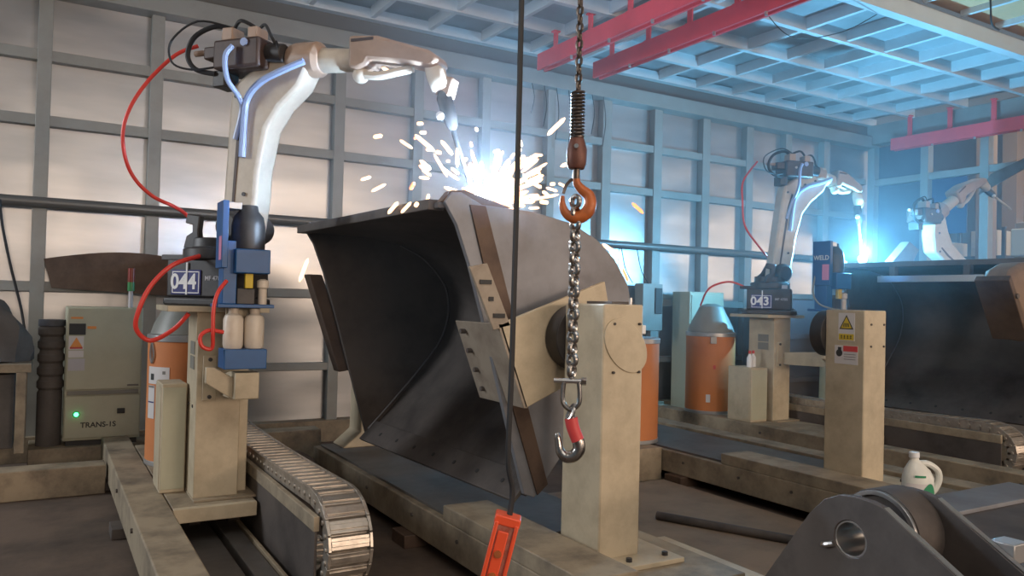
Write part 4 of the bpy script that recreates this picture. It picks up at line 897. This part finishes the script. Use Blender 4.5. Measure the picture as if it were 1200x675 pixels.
# ------------------------------------------------------------------ workpiece pieces by the far bucket
t = thing('bent_plate', 'brown bent steel plate standing on the far bucket beside the blue arc', 'steel plate', (7.42, 5.1, 1.8))
MB().prism([(0, 0.0), (0.35, 0.28), (0.52, 0.20), (0.36, 0.0)], 'y', -0.1, 0.0).build('plate', M['steel_brown'], t, 0.004)

t = thing('lit_strip_bar', 'added pale bar for the lit strip under the top lip of the far dark bucket', 'steel bar', (6.885, 3.75, 1.65))  # lit strip at the bucket lip, built as an added bright bar
MB().box(-0.012, 0.012, 0.0, 1.0, -0.03, 0.03).build('bar', M['edge_steel'], t, 0.003)
for y in (0.15, 0.85): MB().box(-0.006, 0.05, y - 0.03, y + 0.03, -0.02, 0.12).build('clamp_lug', M['steel_dark'], t, 0.002)
t = thing('rusty_casting', 'large brown rounded casting in front of the far dark bucket at the right edge', 'casting', (6.9, 3.45, 1.45))
out = [(-0.44, 0.14), (-0.36, 0.25), (-0.20, 0.31), (0.1, 0.335), (0.28, 0.33), (0.36, 0.2), (0.36, -0.2), (0.26, -0.31), (0.05, -0.325), (-0.12, -0.30), (-0.22, -0.16), (-0.34, 0.0)]
MB().prism(out, 'y', -0.12, 0.12).build('shell', M['steel_cast'], t, 0.05)
MB().prism([(-0.47, 0.16), (-0.44, 0.2), (-0.14, -0.28), (-0.19, -0.31)], 'y', -0.135, 0.135).build('flange', M['steel_brown'], t, 0.006)
for x, z in ((-0.36, 0.04), (-0.22, -0.18)): MB().cyl((x, -0.15, z), (x, -0.13, z), 0.02, seg=8).build('bolt', M['steel_dark'], t, 0)
for x in (0.2,): MB().box(x - 0.03, x + 0.03, -0.17, -0.12, -1.45, 0.1).build('stand', M['steel_dark'], t, 0.004)

t = thing('dark_mass_bin', 'made-up bin for the dark mass behind robot 043 pedestal and the stickered post', 'bin', (7.35, 6.2, 0))  # invented bin, stands in for a dark mass behind the pedestal
w_ = MB(); w_.prism([(0, 0), (1.25, 0), (1.25, 0.5), (1.22, 0.5), (1.22, 0.03), (0.03, 0.03), (0.03, 0.5), (0, 0.5)], 'z', 0.08, 1.5); w_.box(0, 1.25, 0.5, 0.53, 0.08, 1.5); w_.box(0.03, 1.22, 0.03, 0.5, 0.08, 0.11)
w_.build('body', M['hall_dark'], t, 0.004)
for z in (0.5, 1.0): MB().box(-0.02, 1.27, -0.03, 0.0, z, z + 0.06).build('rib', M['hall_dark'], t, 0.003)
MB().box(-0.03, 1.28, -0.03, 0.0, 1.46, 1.52).build('rim', M['steel_dark'], t, 0.003)
for x in (0.05, 1.1):
    for y in (0.03, 0.4): MB().box(x, x + 0.1, y, y + 0.1, 0, 0.08).build('foot', M['steel_dark'], t, 0.002)

# ------------------------------------------------------------------ arcs and sparks
tag(MB().ball((1.86, 3.40, 1.865), 0.035, 16, 10).build('welding_arc', M['arc'], bev=0), 'blinding white welding arc on the middle bucket', 'welding arc')
tag(MB().ball((7.235, 5.17, 1.875), 0.045, 16, 10).build('welding_arc', M['arc_blue'], bev=0), 'blue white welding arc at the tip of robot 043', 'welding arc')
def capsule(mb, p, q, r):
    p, q = Vector(p), Vector(q); d = q - p
    mb.tube([p, p + d * 0.15, p + d * 0.85, q], r, 6, 1, radii=[r * 0.35, r, r, r * 0.35])
SPARKS= [(1.253,3.367,2.071,1.282,3.335,2.076),(1.435,3.5,2.102,1.488,3.473,2.065),(1.393,3.21,2.122,1.421,3.203,2.126),(1.721,3.918,2.247,1.767,3.942,2.257),(1.645,3.812,2.189,1.641,3.789,2.187),(1.621,3.615,2.097,1.654,3.597,2.098),(1.54,3.313,2.03,1.544,3.281,2.022),(1.743,3.315,2.167,1.767,3.349,2.166),(1.989,3.842,2.216,2.01,3.867,2.2),(2.134,3.843,2.179,2.16,3.818,2.188),(1.918,3.408,2.052,1.953,3.418,2.098),(2.25,3.758,2.253,2.284,3.786,2.221),(2.329,3.915,2.227,2.336,3.882,2.22),(1.304,3.658,1.919,1.358,3.672,1.942),(1.335,3.593,1.859,1.395,3.567,1.897),(1.524,3.569,1.882,1.53,3.536,1.915),(1.892,3.93,2.114,1.919,3.959,2.121),(1.844,3.623,2.07,1.845,3.608,2.068),(2.38,3.92,2.095,2.413,3.925,2.037),(2.214,3.886,2.037,2.279,3.914,2.009),(2.067,3.586,2.003,2.089,3.579,1.944),(1.449,3.662,1.767,1.497,3.656,1.828),(1.366,3.295,1.734,1.406,3.279,1.784),(1.641,3.859,1.82,1.645,3.822,1.787),(1.385,3.184,1.755,1.4,3.194,1.772),(1.53,3.387,1.801,1.541,3.39,1.844),(1.581,3.557,1.809,1.581,3.544,1.828),(2.231,4.01,1.986,2.299,3.986,2.033),(1.744,3.513,2.104,1.735,3.489,2.006),(1.704,3.697,2.098,1.774,3.679,1.985),(1.516,3.443,2.007,1.581,3.462,1.974),(1.516,3.42,1.962,1.565,3.425,1.936),(1.73,3.935,2.008,1.774,3.903,2.004),(1.686,3.213,1.949,1.681,3.192,1.93),(2.081,3.796,1.949,2.111,3.805,1.989),(2.393,2.942,1.831,2.451,2.929,1.786),(2.31,3.058,1.638,2.397,3.021,1.579),(2.415,3.029,1.522,2.477,3.065,1.467),(0.859,3.077,1.408,0.879,3.039,1.497),(1.508,3.96,2.577,1.56,3.982,2.564),(2.171,3.481,2.115,2.25,3.517,2.127),(2.318,3.665,2.078,2.347,3.69,2.046),(2.13,3.412,1.955,2.165,3.387,1.932),(2.293,3.542,1.962,2.347,3.513,1.945),(2.315,3.456,1.978,2.384,3.493,1.971),(2.262,3.451,1.967,2.26,3.412,1.964),(1.978,3.201,1.834,2.128,3.175,1.872),(2.362,3.822,1.883,2.424,3.811,1.889),(2.189,3.413,1.92,2.211,3.381,1.889),(2.695,3.988,1.814,2.708,3.981,1.805),(2.306,3.344,1.731,2.301,3.309,1.722)]

for i, s in enumerate(SPARKS):
    p, q = Vector(s[:3]), Vector(s[3:])
    d = q - p
    if d.length < 0.02: q = p + Vector((0.012, 0, 0.012)); p = p - Vector((0.006, 0, 0.004))
    mb = MB(); capsule(mb, p, q, 0.0075 if i % 3 else 0.0095)
    tag(mb.build('spark', M['spark_orange'] if i in (4, 8, 15, 23, 35, 37) else M['spark'], bev=0), 'glowing spark flying off the weld on the middle bucket', 'spark', 'sparks flying from the middle weld')
mb = MB(); rnd = random.Random(11)
for i in range(150):
    az = rnd.uniform(-0.5, 3.6) if rnd.random() < 0.4 else rnd.uniform(-1.6, 0.7); el = rnd.uniform(0.03, 1.15) ** 1.5
    d = Vector((math.cos(az) * math.cos(el), math.sin(az) * math.cos(el), math.sin(el)))
    r0 = abs(rnd.gauss(0, 0.13)); L = rnd.uniform(0.04, 0.13)
    o = Vector((1.87, 3.42, 1.835)); p = o + d * r0; q = o + d * (r0 + L) - Vector((0, 0, 0.02 * (r0 + L)))
    if q.z < 1.82 or p.z < 1.82: continue
    capsule(mb, p, q, rnd.uniform(0.006, 0.012))
tag(mb.build('spark_burst', M['spark'], bev=0), 'dense white fan of weld sparks above the top edge of the middle bucket', 'weld sparks', kind='stuff')

# ------------------------------------------------------------------ weld smoke hanging in the cell
hz = bpy.data.materials.new('weld smoke'); hz.use_nodes = True; nt = hz.node_tree; nt.nodes.remove(nt.nodes['Principled BSDF'])
vs = nt.nodes.new('ShaderNodeVolumeScatter'); vs.inputs['Color'].default_value = (0.80, 0.90, 1.0, 1); vs.inputs['Density'].default_value = 0.038; vs.inputs['Anisotropy'].default_value = 0.3
nt.links.new(vs.outputs['Volume'], nt.nodes['Material Output'].inputs['Volume'])
tag(MB().box(1.2, XW - 0.07, 3.0, YW - 0.01, 0.9, 4.0).build('welding_smoke', hz, bev=0, flat=True), 'thin blue welding smoke hanging in the whole cell', 'smoke', kind='stuff')
